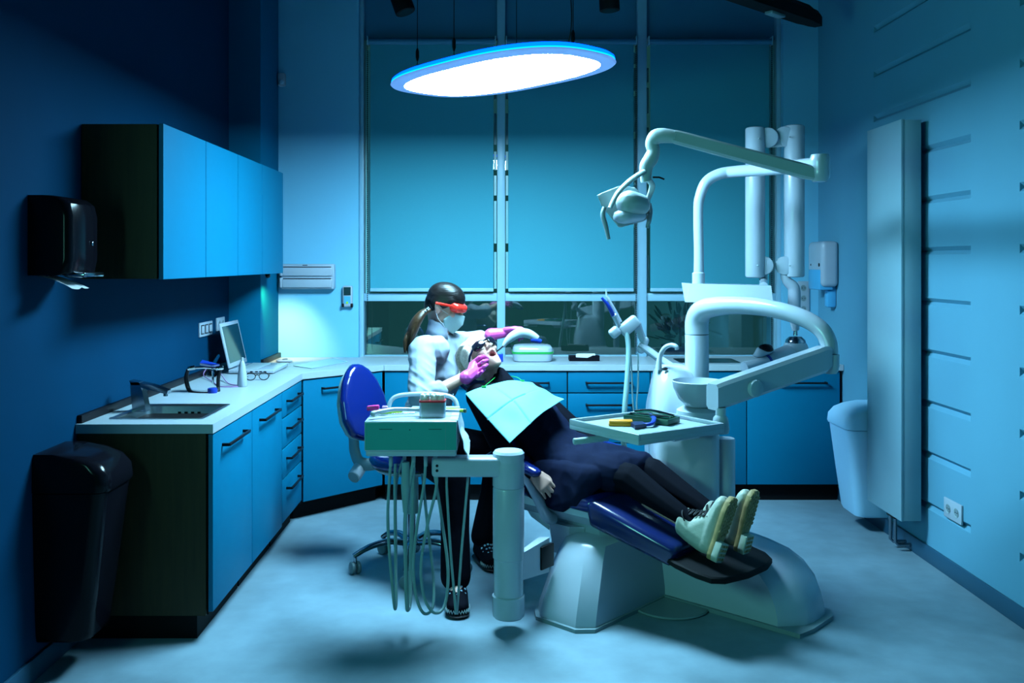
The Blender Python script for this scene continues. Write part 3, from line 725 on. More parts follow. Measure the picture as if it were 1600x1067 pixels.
# hoses
def hose(x, y, pts, r=.0065, nm='hose'):
    MB().tube([(x, y, .765), (x, y, .70)], [.010, .008], 10).build('hose_socket', m_lgrey, t)
    MB().tube([(x, y, .72)] + pts, r, 10, sub=6).build(nm, m_hose, t)
H = lambda px, py, Y: P(px, py, Y)
hose(-.440, 3.86, [H(606, 800, 3.86), H(609, 870, 3.84), H(614, 925, 3.8), H(617, 951, 3.8), H(619, 935, 3.84), H(618, 870, 3.92), H(617, 760, 3.96), H(618, 725, 3.96)])
hose(-.345, 3.85, [H(634, 800, 3.85), H(634, 880, 3.84), H(636, 945, 3.82), H(638, 951, 3.84), H(640, 940, 3.88), H(642, 880, 3.94), H(645, 780, 3.96), H(646, 730, 3.96)], .009)
MB().tube([H(634, 722, 3.85), H(634, 760, 3.85), H(634, 800, 3.85)], [.016, .020, .012], 14).build('suction_hose_sleeve', m_hose, t)
hose(-.295, 3.86, [H(662, 760, 3.86), H(652, 820, 3.84), H(646, 880, 3.82), H(650, 930, 3.8), H(662, 958, 3.8), H(676, 948, 3.84), H(677, 900, 3.9), H(668, 820, 3.95), H(660, 740, 3.97)])
hose(-.255, 3.86, [H(682, 760, 3.86), H(668, 820, 3.84), H(658, 880, 3.82), H(662, 930, 3.82), H(678, 957, 3.82), H(695, 945, 3.86), H(700, 890, 3.9), H(690, 810, 3.94), H(679, 740, 3.96)])
hose(-.205, 3.90, [H(698, 760, 3.9), H(704, 860, 3.88), H(710, 930, 3.86), H(713, 958, 3.86), H(716, 930, 3.88), H(722, 850, 3.92), H(730, 760, 3.96), H(731, 742, 3.96)], .0055)
hose(-.395, 3.98, [H(619, 760, 3.98), H(619, 860, 3.96), H(618, 948, 3.9)], .0055)

# ================================================================= spittoon and support tower
t = thing('spittoon_unit', 'white water unit tower with spittoon bowl, tap and large arched arm', 'dental unit', V((.95, 4.45, .0)))
def rr(x0, x1, y0, y1, z, r, n=5):
    pts = []
    for cx, cy, a0 in ((x0 + r, y0 + r, PI), (x1 - r, y0 + r, 1.5 * PI), (x1 - r, y1 - r, 0), (x0 + r, y1 - r, .5 * PI)):
        for k in range(n): a = a0 + .5 * PI * k / (n - 1); pts.append(V((cx + r * math.cos(a), cy + r * math.sin(a), z)))
    return pts
MB().ring_tube([rr(.735, 1.03, 4.24, 4.66, .297, .05), rr(.735, 1.03, 4.24, 4.66, .70, .05), rr(.74, 1.03, 4.245, 4.655, .765, .05), rr(.75, 1.02, 4.25, 4.65, .772, .05)]).build('lower_cabinet', m_white, t)
MB().cyl((1.065, 4.33, .297), (1.065, 4.33, .73), .047, bev=.008).build('supply_column', m_white, t)
MB().ring_tube([rr(.728, 1.02, 4.26, 4.62, .775, .06), rr(.735, 1.0, 4.27, 4.62, .86, .06), rr(.75, .96, 4.32, 4.60, .95, .06), rr(.765, .93, 4.36, 4.58, 1.03, .06), rr(.79, .90, 4.40, 4.55, 1.055, .05)]).build('tower_body', m_white, t)
bw = V((.912, 4.20, .095))
MB().lathe([(.0, .80), (.055, .803), (.088, .835), (.112, .885), (.118, .915), (.114, .918), (.104, .89), (.078, .845), (.04, .825), (0, .82)], bw, seg=40).build('spittoon_bowl', m_white, t)
MB().lathe([(.10, .68), (.105, .69), (.10, .78), (.06, .803), (0, .803)], bw + V((.01, .03, 0)), seg=36).build('bowl_mount', m_whmat, t)
tp = [P(1029, 578, 4.4), P(1031, 558, 4.4), P(1038, 544, 4.38), P(1048, 539, 4.36), P(1056, 541, 4.34), P(1058, 546, 4.34)]
MB().tube(tp, [.017, .012, .011, .010, .010, .010], 12, sub=5).build('tap', m_white, t)
MB().ell(P(1039, 576, 4.37), (.014, .01, .008)).build('button', m_black, t)
cx_, cy_ = .956, 4.43
MB().lathe([(.056, .76), (.056, 1.20), (.055, 1.203)], (cx_, cy_, 0), seg=36).build('column', m_white, t)
ap = [(.956, 4.43, 1.205), (.956, 4.43, 1.26), (.966, 4.41, 1.305), (1.0, 4.36, 1.335), (1.09, 4.24, 1.352), (1.20, 4.10, 1.345), (1.30, 3.985, 1.315), (1.365, 3.92, 1.27), (1.392, 3.895, 1.215), (1.395, 3.89, 1.165)]
MB().tube(ap, [.056, .056, .054, .048, .041, .038, .037, .036, .035, .035], 24, sub=6).build('arched_arm', m_white, t)
MB().ring_tube([rr(1.36, 1.432, 3.85, 3.935, z, .03) for z in (1.163, 1.115)] + [rr(1.363, 1.430, 3.853, 3.932, 1.097, .03), rr(1.372, 1.422, 3.86, 3.925, 1.083, .022)]).build('arm_joint', m_white, t)
# lower swing arm to the tray
A0, A1 = P(1284, 561, 3.86), P(1116, 619, 3.62)
ad = (A1 - A0).normalized(); an = ad.cross(UP).normalized(); au = an.cross(ad)
def sec4(c, hw, hh, k=.25):
    return [c + an * (x * hw) + UP * (z * hh) for x, z in ((-1, -1 + k), (-1 + k * 1.3, -1), (1 - k * 1.3, -1), (1, -1 + k), (1, 1 - k), (1 - k * 1.3, 1), (-1 + k * 1.3, 1), (-1, 1 - k))]
MB().ring_tube([sec4(A0 - ad * .03, .030, .045), sec4(A0, .034, .055), sec4(A0 + ad * .04, .035, .054), sec4(A1 - ad * .03, .037, .052), sec4(A1 + ad * .01, .036, .050)]).build('swing_arm', m_white, t, 30)
kn = A0.lerp(A1, .70) + UP * -.01
sd = an if an.y < 0 else -an
MB().cyl(kn + sd * .028, kn + sd * .056, .034, bev=.006).build('arm_knob', m_whmat, t)
tp_ = P(1126, 640, 3.60); tx, ty = tp_.x, tp_.y
MB().lathe([(.020, .985), (.020, .955), (.028, .945), (.032, .92), (.034, .90), (.030, .885), (0, .884)][::-1], (tx, ty, 0), seg=24).build('tray_post', m_white, t)
# tray
e1, e2 = V((.84, .55, 0)).normalized(), V((-.55, .84, 0)).normalized()
tc = V((.566, 3.52, .93)); R = frame(e1, e2, UP)
q = MB(); q.box(tc + UP * -.012, (.43, .395, .022), .006, R)
for s in (-1, 1):
    q.box(tc + e1 * (s * .208) + UP * .004, (.014, .395, .026), .005, R); q.box(tc + e2 * (s * .19) + UP * .004, (.43, .014, .026), .005, R)
q.build('tray', m_white, t)
MB().box(tc + UP * .0, (.395, .36, .006), .0, R).build('tray_mat', m_lgrey, t)
MB().hull([tc + e1 * a + e2 * b + UP * z for a, b, z in ((.05, -.10, -.02), (.21, -.10, -.02), (.05, .10, -.02), (.21, .10, -.02), (.08, -.07, -.06), (.21, -.07, -.06), (.08, .07, -.06), (.21, .07, -.06))]).build('tray_bracket', m_white, t)
MB().hull([V((tx, ty, z)) + e1 * (.02 * s) + e2 * (.02 * s2) for z in (.885, .90) for s in (-1, 1) for s2 in (-1, 1)] + [tc + e1 * .17 + e2 * s2 * .04 + UP * -.03 for s2 in (-1, 1)] + [tc + e1 * .17 + e2 * s2 * .04 + UP * -.05 for s2 in (-1, 1)]).build('tray_arm', m_white, t)
h0, h1 = P(896, 690, 3.45), P(950, 684, 3.50)
MB().cyl(h0, h1, .0125, bev=.005).build('tray_handle', m_lgrey, t)
# platform that carries the lamp pole and the x-ray arm
q = MB()
pl = [P(1078, 443, 4.84), P(1205, 446, 4.84), P(1208, 473, 4.78), P(1072, 472, 4.78)]
pb = [p + V((0, .03, 0)) for p in pl]
q.hull(pl + pb + [p + V((0, .22, 0)) for p in pl[:2]])
q.build('pole_platform', m_white, t, 30)
MB().lathe([(.027, .31), (.027, 1.44), (.029, 1.445)], (1.066, 4.90, 0)).build('pole_stub', m_white, t)
MB().hull([V((x, y, z)) for x, y in ((1.02, 4.62), (1.11, 4.62), (1.02, 4.94), (1.11, 4.94)) for z in (.298, .37)]).build('pole_foot', m_white, t)
# lamp pole and jointed arm, operating lamp
PX, PY = 1.066, 4.90
pp = [V((PX, PY, 1.42)), P(1092, 400, PY), P(1091, 330, PY), P(1094, 306, PY), P(1104, 284, PY), P(1124, 272, 4.89), P(1150, 268, 4.84), P(1200, 264, 4.50), P(1278, 257, 4.00)]
MB().tube(pp, [.028, .026, .0255, .027, .029, .030, .031, .032, .033], 18, sub=5).build('lamp_pole', m_white, t)
MB().lathe([(.033, 1.43), (.033, 1.49), (.027, 1.495)], (PX, PY, 0)).build('pole_collar', m_white, t)
Eb = P(1281, 263, 3.96); Eb.z -= .965
MB().lathe([(.0, .905), (.030, .908), (.040, .925), (.042, .955), (.041, .985), (.042, .99), (.042, 1.005), (.036, 1.024), (0, 1.028)], Eb, seg=28).build('arm_elbow', m_white, t)
a0, a1 = Eb + V((-.02, .0, .940)), P(1052, 213, 4.02)
dd = (a1 - a0).normalized(); an = dd.cross(UP).normalized(); au = an.cross(dd)
def sec5(c, hw, hh): return [c + an * (x * hw) + au * (z * hh) for x, z in ((-1, -.7), (-.6, -1), (.6, -1), (1, -.7), (1, .7), (.6, 1), (-.6, 1), (-1, .7))]
MB().ring_tube([sec5(a0, .026, .026), sec5(a0 + dd * .04, .028, .031), sec5(a1 - dd * .02, .026, .029), sec5(a1, .024, .027)]).build('spring_arm', m_larm, t)
ep = [a1 - dd * .01, P(1036, 212, 4.03), P(1025, 214, 4.04), P(1019, 224, 4.05), P(1021, 236, 4.05), P(1017, 248, 4.05), P(1010, 260, 4.05), P(1009, 276, 4.05), P(1010, 284, 4.05)]
MB().tube(ep, [.028, .033, .034, .030, .028, .032, .030, .025, .024], 16, sub=5).build('wrist_joint', m_larm, t)
MB().tube([P(1020, 277, 4.04), P(1030, 277, 4.03), P(1038, 280, 4.03)], .004, 8).build('locking_lever', m_black, t)
# lamp head aimed at the patient's mouth
lc = P(974, 322, 4.05); aim = (V((-.02, 4.80, 1.06)) - lc).normalized()
lx = V((1, 0, 0)) - aim * aim.x; lx.normalize(); ly = aim.cross(lx)
Rl = frame(lx, ly, aim)
q = MB()
poly = [(932, 304), (966, 290), (993, 292), (1014, 315), (1015, 337), (1008, 346), (967, 357), (953, 337), (938, 320)]
q.hull([P(x, y, 4.06 + .0012 * (x - 932)) for x, y in poly] + [P(974 + (x - 974) * .9, 322 + (y - 322) * .9, 4.10 + .0012 * (x - 932)) for x, y in poly])
q.hells([(P(983, 317, 4.04), (.060, .05, .056)), (P(1000, 320, 4.08), (.045, .06, .05))])
lh = remeshed(q, 'lamp_head', m_larm, t, .006, 4)
MB().hells([(P(975, 338, 4.05), (.050, .05, .034)), (P(998, 336, 4.10), (.035, .05, .030))]).build('reflector_cover', m_white, lh, 180)
MB().tube([P(1006, 268, 4.03), P(985, 282, 4.0), P(965, 302, 3.98), P(953, 325, 3.97)], [.018, .018, .016, .014], 12, sub=5, flat=.6).build('yoke', m_larm, lh)
MB().tube([P(1013, 280, 4.05), P(1019, 290, 4.09), P(1015, 305, 4.12), P(1008, 318, 4.13)], [.016, .014, .012, .011], 12, sub=5, flat=.6).build('yoke', m_larm, lh)
for pts in ([P(945, 324, 3.96), P(942, 336, 3.96), P(947, 355, 3.96), P(951, 374, 3.96)], [P(1014, 318, 4.14), P(1016, 330, 4.14), P(1014, 345, 4.14), P(1011, 356, 4.14)]):
    MB().tube(pts, [.019, .021, .019, .014], 12, sub=4, flat=.55).build('lamp_handle', m_grey, lh)

# assistant arm with suction hose
q = MB()
q.hells([(P(1008, 532, 4.56), .020), (P(1002, 545, 4.56), .024)])
q.build('assistant_joint', m_white, t, 180)
MB().tube([P(1000, 538, 4.56), P(1030, 560, 4.52), P(1072, 588, 4.47)], [.025, .027, .026], 14, flat=.7).build('assistant_arm', m_white, t)
MB().tube([P(996, 505, 4.56), P(1000, 520, 4.56), P(1006, 534, 4.56)], [.018, .018, .018], 12).build('holder_neck', m_white, t)
ux = (P(995, 500, 4.54) - P(970, 520, 4.54)).normalized(); Rh = frame(ux, (0, 1, 0), ux.cross(V((0, 1, 0))))
MB().box(P(983, 509, 4.54), (.106, .062, .060), .012, Rh, 3).build('instrument_holder', m_white, t)
MB().box(P(960.5, 519, 4.53), (.054, .056, .048), .014, Rh, 3).build('instrument_holder', m_white, t)
MB().tube([P(940, 465, 4.5), P(948, 474, 4.5), P(954, 484, 4.5), P(958, 493, 4.51)], [.006, .009, .010, .011], 10).build('syringe_handle', m_blue, t)
MB().tube([P(959, 492, 4.51), P(964, 502, 4.52), P(968, 511, 4.53)], [.014, .013, .012], 10).build('syringe_body', m_white, t)
MB().tube([P(950, 456, 4.54), P(947, 452, 4.54), P(948, 462, 4.54), P(951, 468, 4.54), P(960, 484, 4.54), P(970, 503, 4.54)][1:], [.003, .005, .007, .008, .008], 10, sub=4).build('suction_tip', m_white, t)
MB().tube([P(979, 520, 4.52), P(982, 545, 4.5), P(980, 590, 4.45), P(976, 640, 4.4), P(974, 690, 4.38), P(990, 725, 4.4), P(1020, 720, 4.42)], .0125, 14, sub=8).build('suction_hose', m_hose, t)
for pts in ([P(984, 530, 4.52), P(987, 580, 4.5), P(990, 640, 4.46), P(1002, 680, 4.46), P(1016, 670, 4.46)], [P(997, 552, 4.54), P(997, 600, 4.52), P(995, 640, 4.5), P(1004, 690, 4.48), P(1018, 680, 4.48)]):
    MB().tube(pts, .0038, 8, sub=6).build('thin_hose', m_hose, t)

# ================================================================= x-ray arm
t = thing('xray_arm', 'white folded x-ray arm of two upright tubes with ball head and cone', 'x-ray machine', V((1.40, 4.60, 1.1)))
XY = 5.20
def xt(px, y0, y1, r):
    a, c = P(px, y0, XY), P(px, y1, XY)
    MB().cyl(V((a.x, XY, c.z)), V((a.x, XY, a.z)), r, bev=.012, seg=32).build('arm_tube', m_white, t)
xt(1180, 199, 434, .054); xt(1241, 196, 433, .056)
for px, y in ((1200, 215), (1226, 213)): MB().cyl(P(px, y, XY + .03), P(px, y, XY - .03), .056, bev=.006, seg=28).build('hinge_disc', m_whmat, t)
MB().hull([P(1198, 207, XY - .02), P(1229, 207, XY - .02), P(1229, 229, XY - .02), P(1198, 231, XY - .02), P(1198, 207, XY + .02), P(1229, 207, XY + .02), P(1229, 229, XY + .02), P(1198, 231, XY + .02)]).build('hinge_link', m_white, t)
for px, y in ((1194, 415), (1226, 415)): MB().cyl(P(px, y, XY + .03), P(px, y, XY - .03), .052, bev=.006, seg=28).build('hinge_disc', m_whmat, t)
q = MB()
for px, y in ((1186, 216), (1234, 214), (1184, 415), (1234, 415)): q.ell(P(px, y, XY - .056), .005, sub=2)
q.build('screw_caps', m_lgrey, t)
MB().tube([P(1193, 420, XY), P(1193, 440, XY), P(1193, 447, XY - .25)], .023, 16).build('mount_post', m_white, t)
MB().tube([P(1226, 425, XY), P(1229, 438, XY), P(1240, 450, XY), P(1241, 470, XY), P(1241, 490, XY)], [.025, .026, .034, .035, .034], 18, sub=4).build('neck', m_white, t)
MB().tube([P(1242, 486, XY), P(1242, 505, XY), P(1243, 516, XY)], [.027, .027, .019], 16).build('neck', m_white, t)
MB().tube([P(1243, 514, XY), P(1243, 524, XY)], [.010, .013], 12).build('swivel', m_dchrome, t)
hc = P(1243, 548, XY)
MB().ell(hc, (.072, .072, .074)).build('head', m_white, t, 180)
MB().lathe([(.052, .039), (.056, .045), (.052, .062), (.034, .079), (0, .083)], hc, seg=28).build('head_cap', m_dchrome, t)
MB().tube([hc + V((-.02, -.01, -.01)), P(1215, 560, 5.14), P(1200, 566, 5.11)], [.056, .052, .041], 18).build('tube_housing', m_white, t)
MB().tube([P(1201, 565, 5.11), P(1198, 566, 5.105)], .041, 20).build('cone_ring', m_blue, t)
MB().tube([P(1198, 566, 5.105), P(1163, 575, 5.05)], [.037, .034], 20).build('cone', m_white, t)
MB().hells([(P(1195, 547, 5.10), (.050, .034, .025)), (P(1185, 555, 5.10), (.03, .03, .014))]).build('control_pod', m_white, t, 180)
MB().hells([(P(1196, 542, 5.08), (.038, .03, .018)), (P(1200, 546, 5.08), (.03, .026, .014))]).build('control_face', m_gblk, t, 180)

# ================================================================= stool
t = thing('dental_stool', 'blue dental stool on five casters under the person in white', 'stool', V((-.43, 4.70, 0)), None)
so = V((-.43, 4.70, 0)); sf = V((.80, -.60, 0)); ss = V((.60, .80, 0))
q = MB()
q.lathe([(.0, .515), (.17, .517), (.205, .53), (.215, .555), (.205, .585), (.16, .60), (.0, .602)], so, seg=40)
q.build('seat', m_leath, t, 180)
MB().lathe([(.0, .488), (.10, .49), (.175, .50), (.195, .517), (0, .518)], so, seg=36).build('seat_pan', m_lgrey, t)
MB().cyl(so + UP * .28, so + UP * .49, .034).build('column_sleeve', m_hose, t)
MB().cyl(so + UP * .10, so + UP * .30, .02).build('gas_column', m_dchrome, t)
MB().lathe([(.0, .085), (.035, .085), (.045, .10), (.045, .14), (.03, .16), (0, .165)], so).build('hub', m_dchrome, t)
for k in range(5):
    a = math.radians(198 + 72 * k); d = V((math.cos(a), math.sin(a), 0)); s = V((-d.y, d.x, 0))
    lg = MB().tube([so + d * .03 + UP * .13, so + d * .12 + UP * .145, so + d * .22 + UP * .125, so + d * .295 + UP * .088], [.022, .021, .019, .016], 12, sub=5, flat=.75, up=(0, 0, 1)).build('leg', m_dchrome, t)
    MB().cyl(so + d * .287 + UP * .05, so + d * .287 + UP * .095, .009).build('caster_stem', m_dchrome, lg)
    ca = math.radians(30 + 50 * k); cd = V((math.cos(ca), math.sin(ca), 0)); c = so + d * .287 + UP * .031
    for sg in (-1, 1): MB().cyl(c + cd * (sg * .006), c + cd * (sg * .024), .031, bev=.006).build('caster_wheel', m_wheel, lg)
# backrest on its curved bar
UPB = (UP - sf * .28).normalized()
bc = so - sf * .345 - ss * .03 + UP * .815
bn = sf
q = MB(); q2 = MB()
prof = [(-.20, .05), (-.17, .12), (-.09, .155), (.02, .148), (.11, .112), (.17, .07), (.20, .025)]
rows, rows2 = [], []
for z, hw in prof:
    for sg in (-1, 1):
        rows.append((bc + ss * (sg * hw * .86) + UPB * z * .86 + bn * .03, .030)); rows2.append((bc + ss * (sg * hw * .80) + UPB * (z * .82 - .02) - bn * .02, .020))
    rows.append((bc + UPB * z * .86 - bn * .0, .03)); rows2.append((bc + UPB * (z * .80 - .03) - bn * .05, .022))
q.hells(rows); remeshed(q, 'backrest', m_leath, t, .01, 5)
q2.hells(rows2); remeshed(q2, 'backrest_shell', m_lgrey, t, .01, 4)
bb_ = bc - bn * .05
MB().tube([bc - bn * .06 + UP * -.10, bc - bn * .04 + UP * -.20, bc - bn * .03 + UP * -.27, bc + bn * .02 + UP * -.325, so - sf * .20 + UP * .50, so - sf * .08 + UP * .495], [.035, .034, .036, .036, .028, .022], 14, sub=6, flat=.5, up=ss).build('backrest_bar', m_grey, t)
kc = bc - bn * .005 + UP * -.36
MB().cyl(kc + V((.02, .02, .03)), kc + V((-.015, -.05, -.025)), .036, bev=.008).build('adjust_knob', m_white, t)
MB().cyl(kc + V((-.014, -.048, -.024)), kc + V((-.018, -.056, -.028)), .032).build('knob_end', m_grey, t)
# ================================================================= people
def hand(q, w, d, n, lat, curls, thumb, s=1., r=.0082, spread=.10, tips=None):
    d, n, lat = V(d).normalized(), V(n), V(lat)
    n = (n - d * n.dot(d)).normalized(); lat = (lat - d * lat.dot(d) - n * lat.dot(n)).normalized(); w = V(w)
    q.hells([(w, .022 * s), (w + d * .03 * s + lat * .022 * s, .015 * s), (w + d * .03 * s - lat * .020 * s, .015 * s), (w + d * .080 * s + lat * .030 * s, .0115 * s),
             (w + d * .078 * s - lat * .030 * s, .0105 * s)])
    Ls = (.072, .080, .074, .058)
    for i in range(4):
        off = (.031, .0105, -.010, -.030)[i]
        p = w + d * ((.082, .085, .081, .074)[i] * s) + lat * (off * s)
        dirn = (d + lat * (off * spread / .03)).normalized(); a = 0.
        cu = curls[i]
        for k, f in enumerate((.46, .30, .24)):
            a += cu[k] if hasattr(cu, '__len__') else cu * (1, .9, .6)[k]
            v = (dirn * math.cos(a) + n * math.sin(a)).normalized(); e = p + v * (Ls[i] * f * s)
            rr_ = r * s * (1.0, .92, .82, .72)[k]; q.cap(p, rr_ * 1.03, e, rr_ * .9); p = e
            if tips is not None and k == 2: tips.append((e, v, n, lat))
    b = w + d * .022 * s + lat * .026 * s
    t1, t2 = V(thumb[0]), V(thumb[1])
    mp = lambda t: (d * t.x + lat * t.y + n * t.z).normalized()
    m_ = b + mp(t1) * .040 * s; e = m_ + mp(t2) * .030 * s; f = e + mp(t2 * .8 + t1 * .2) * .024 * s
    q.cap(b, .015 * s, m_, .011 * s); q.cap(m_, .0105 * s, e, .0095 * s); q.cap(e, .0095 * s, f, .0075 * s)
    if tips is not None: tips.append((f, mp(t2), n, lat))
def head(q, c, F, open_mouth=0.):
    """F: rotation with columns right, forward (nose), up"""
    at = lambda x, y, z: V(c) + F @ V((x, y, z))
    q.hells([(at(0, -.020, .035), (.073, .088, .080), F), (at(0, .012, .030), (.066, .072, .070), F)], 3)
    q.hells([(at(0, .018, .0), (.062, .064, .05), F), (at(0, .040, -.045), (.046, .042, .04), F), (at(0, .058, -.092 - open_mouth), (.020, .018, .016), F),
             (at(.045, .0, -.06 - open_mouth * .5), (.014, .02, .02), F), (at(-.045, .0, -.06 - open_mouth * .5), (.014, .02, .02), F)], 2)
    q.cap(at(0, .080, .022), .010, at(0, .100, -.018), .0105)
    q.hells([(at(-.011, .092, -.022), .008), (at(.011, .092, -.022), .008), (at(0, .103, -.019), .009)])
    q.hells([(at(-.034, .070, .026), .013), (at(.034, .070, .026), .013), (at(0, .080, .026), .012)])
    for s in (-1, 1):
        q.ell(at(s * .038, .058, -.018), (.022, .022, .02), F)
        q.ell(at(s * .072, -.012, -.008), (.008, .018, .032), F @ M.Rotation(.2 * s, 3, 'Z'))
        q.ell(at(s * .078, -.020, .004), (.006, .014, .022), F @ M.Rotation(.35 * s, 3, 'Z'))
    if open_mouth:
        q.hells([(at(-.018, .078, -.043), .007), (at(.018, .078, -.043), .007), (at(0, .087, -.041), .009)])
        q.hells([(at(-.016, .066, -.066 - open_mouth * .8), .008), (at(.016, .066, -.066 - open_mouth * .8), .008), (at(0, .076, -.068 - open_mouth * .8), .009)])
    else:
        q.hells([(at(-.022, .076, -.052), .006), (at(.022, .076, -.052), .006), (at(0, .088, -.049), .008), (at(0, .086, -.057), .008)])
def limb(q, pts, sub=2):
    for (p0, r0), (p1, r1) in zip(pts, pts[1:]): q.cap(p0, r0, p1, r1, sub)

# ----------------------------------------------------------------- the dentist
D = thing('person', 'person in white coat with dark ponytail, red goggles and mask leaning over the patient', 'person', V((-.40, 4.70, .0)))
pel, wst, cst, uch = V((-.41, 4.71, .645)), V((-.355, 4.71, .80)), V((-.295, 4.715, .985)), V((-.285, 4.72, 1.095))
nkb, nkt, hdc = V((-.292, 4.72, 1.185)), V((-.272, 4.72, 1.25)), V((-.262, 4.715, 1.318))
shd = V((.41, .91, 0)).normalized(); fwd = V((.91, -.41, 0)).normalized(); TR = frame(fwd, shd, UP)
PUSH = lambda v: V((v.x * 1.022, v.y * 1.022, EYE + (v.z - EYE) * 1.022))
wst, cst, uch, nkb, nkt, hdc = map(PUSH, (wst, cst, uch, nkb, nkt, hdc))
rsh, rel, rwr = V((-.372, 4.60, 1.115)), V((-.352, 4.435, .895)), P(737, 583, 4.52)
lsh, lel, lwr = V((-.228, 4.96, 1.112)), V((-.125, 5.14, 1.112)), P(781, 521, 4.93)
rhip, rkn, ran = V((-.40, 4.61, .63)), V((-.195, 4.27, .56)), V((-.185, 4.205, .11))
lhip, lkn, lan = V((-.38, 4.80, .63)), V((.02, 4.86, .57)), V((-.065, 4.82, .11))
hf = V((.925, -.24, -.30)).normalized(); hu = V((.30, -.05, .95)); hu = (hu - hf * hu.dot(hf)).normalized()
HF = frame(hf.cross(hu), hf, hu)
q = MB()
head(q, hdc, HF)
q.cap(hdc + HF @ V((0, -.03, -.05)), .050, nkb, .052)
q.hells([(pel, (.11, .155, .10), TR), (wst, (.085, .125, .06), TR)]); q.hells([(wst, (.085, .125, .06), TR), (cst, (.10, .145, .08), TR)])
q.hells([(cst, (.10, .145, .08), TR), (uch, (.075, .13, .05), TR), (nkb, .05)])
limb(q, [(uch, .06), (rsh, .048), (rel, .038), (rwr, .024)])
limb(q, [(uch, .06), (lsh, .048), (lel, .038), (lwr, .024)])
limb(q, [(pel, .10), (rhip, .085), (rkn, .058), (ran + V((0, 0, .12)), .045), (ran, .038), (ran + V((.01, -.10, -.05)), .03)])
limb(q, [(pel, .10), (lhip, .085), (lkn, .058), (lan + V((0, 0, .12)), .045), (lan, .038), (lan + V((.08, -.03, -.05)), .03)])
remeshed(q, 'body', m_skin, D, .0045, 4)
# hair: smooth cap gathered into a ponytail
at = lambda x, y, z: hdc + HF @ V((x, y, z))
q = MB()
q.ell(at(0, -.020, .046), (.080, .092, .083), HF, 4); q.ell(at(0, -.006, .058), (.077, .098, .074), HF, 4)
q.hells([(at(0, -.055, .02), (.072, .060, .072), HF), (at(0, -.075, -.015), (.045, .04, .04), HF)])
for s in (-1, 1): q.hells([(at(s * .062, .020, .045), (.016, .040, .03), HF), (at(s * .068, -.035, .015), (.014, .03, .04), HF)])
remeshed(q, 'hair', m_hair, D, .005, 9)
q = MB()
pt = [P(671, 484, 4.66), P(661, 489, 4.64), P(652, 500, 4.62), P(645, 515, 4.61), P(640, 533, 4.60), P(638, 548, 4.60)]
q.tube(pt, [.018, .026, .034, .036, .026, .006], 16, sub=5, flat=.7)
for k in range(7):
    dx, dy = random.uniform(-6, 6), random.uniform(-2, 2)
    q.tube([P(x + dx * i / 5 - (3 if i > 2 else 0) * random.random(), y + dy, Y + random.uniform(-.02, .02)) for i, (x, y, Y) in enumerate([(662, 489, 4.64), (652, 500, 4.62), (644, 515, 4.60), (639, 533, 4.59), (637, 552, 4.59)])], [.012, .013, .012, .009, .002], 8, sub=5)
q.build('ponytail', m_hairt, D, 180)
q = MB()
for k in range(9):
    a = 2 * PI * k / 9; q.ell(P(664, 487, 4.645) + V((.010, 0, .012)) * math.cos(a) * 1.6 + V((0, 1, 0)) * math.sin(a) * .024, .0055, sub=2)
q.build('hair_tie', m_grey, D)
# coat
q = MB()
g = .016
q.hells([(pel + UP * .01, (.145, .175, .07), TR), (wst, (.105, .145, .06), TR)]); q.hells([(wst, (.105, .145, .06), TR), (cst, (.125, .168, .08), TR)])
q.hells([(cst, (.125, .168, .08), TR), (uch + UP * .005, (.088, .135, .055), TR), (nkb + UP * -.01, (.062, .066, .02), TR)])
limb(q, [(rsh + V((.06, .10, -.01)), .075), (rsh, .066), (rel.lerp(rsh, .45), .064), (rel + V((-.01, 0, .01)), .060)])
q.cap(rel + V((-.01, 0, .01)), .060, rel.lerp(rwr, .30), .050)
limb(q, [(lsh + V((.0, -.10, -.01)), .075), (lsh, .064), (lel.lerp(lsh, .4), .058), (lel, .052)]); q.cap(lel, .052, lel.lerp(lwr, .26), .046)
# soft creases pressed into sleeve and waist
def ridge(p, s, off=0.):
    return 1 - abs(NZ.noise(V((p.x * s[0], p.y * s[1], p.z * s[2])) + V((off, off, off)))) * 2
def folds(p, n):
    k = .0045 * ridge(p, (9, 9, 13), 3.1) + .0025 * NZ.noise(p * 24)
    de = (p - rel).length                                   # bunching round the bent elbow
    if p.y < 4.64: k += .010 * max(0, 1 - de / .26) * (ridge(V((p.x, p.y, p.z + p.x * .8)), (7, 7, 26), 1.7) - .35)
    ds = (p - (rsh + V((.07, .06, -.08)))).length           # pulls from the armpit
    k += .009 * max(0, 1 - ds / .20) * (ridge(V((p.x + p.z * .6, p.y, p.z)), (24, 6, 10), 5.2) - .4)
    k += .010 * max(0, 1 - abs(p.z - .80) / .15) * (ridge(V((p.x, p.y, p.z + p.y * .4)), (5, 5, 24), 8.4) - .4)
    return p + n * k
coat = remeshed(q, 'white_coat', m_coat, D, .006, 5, folds)
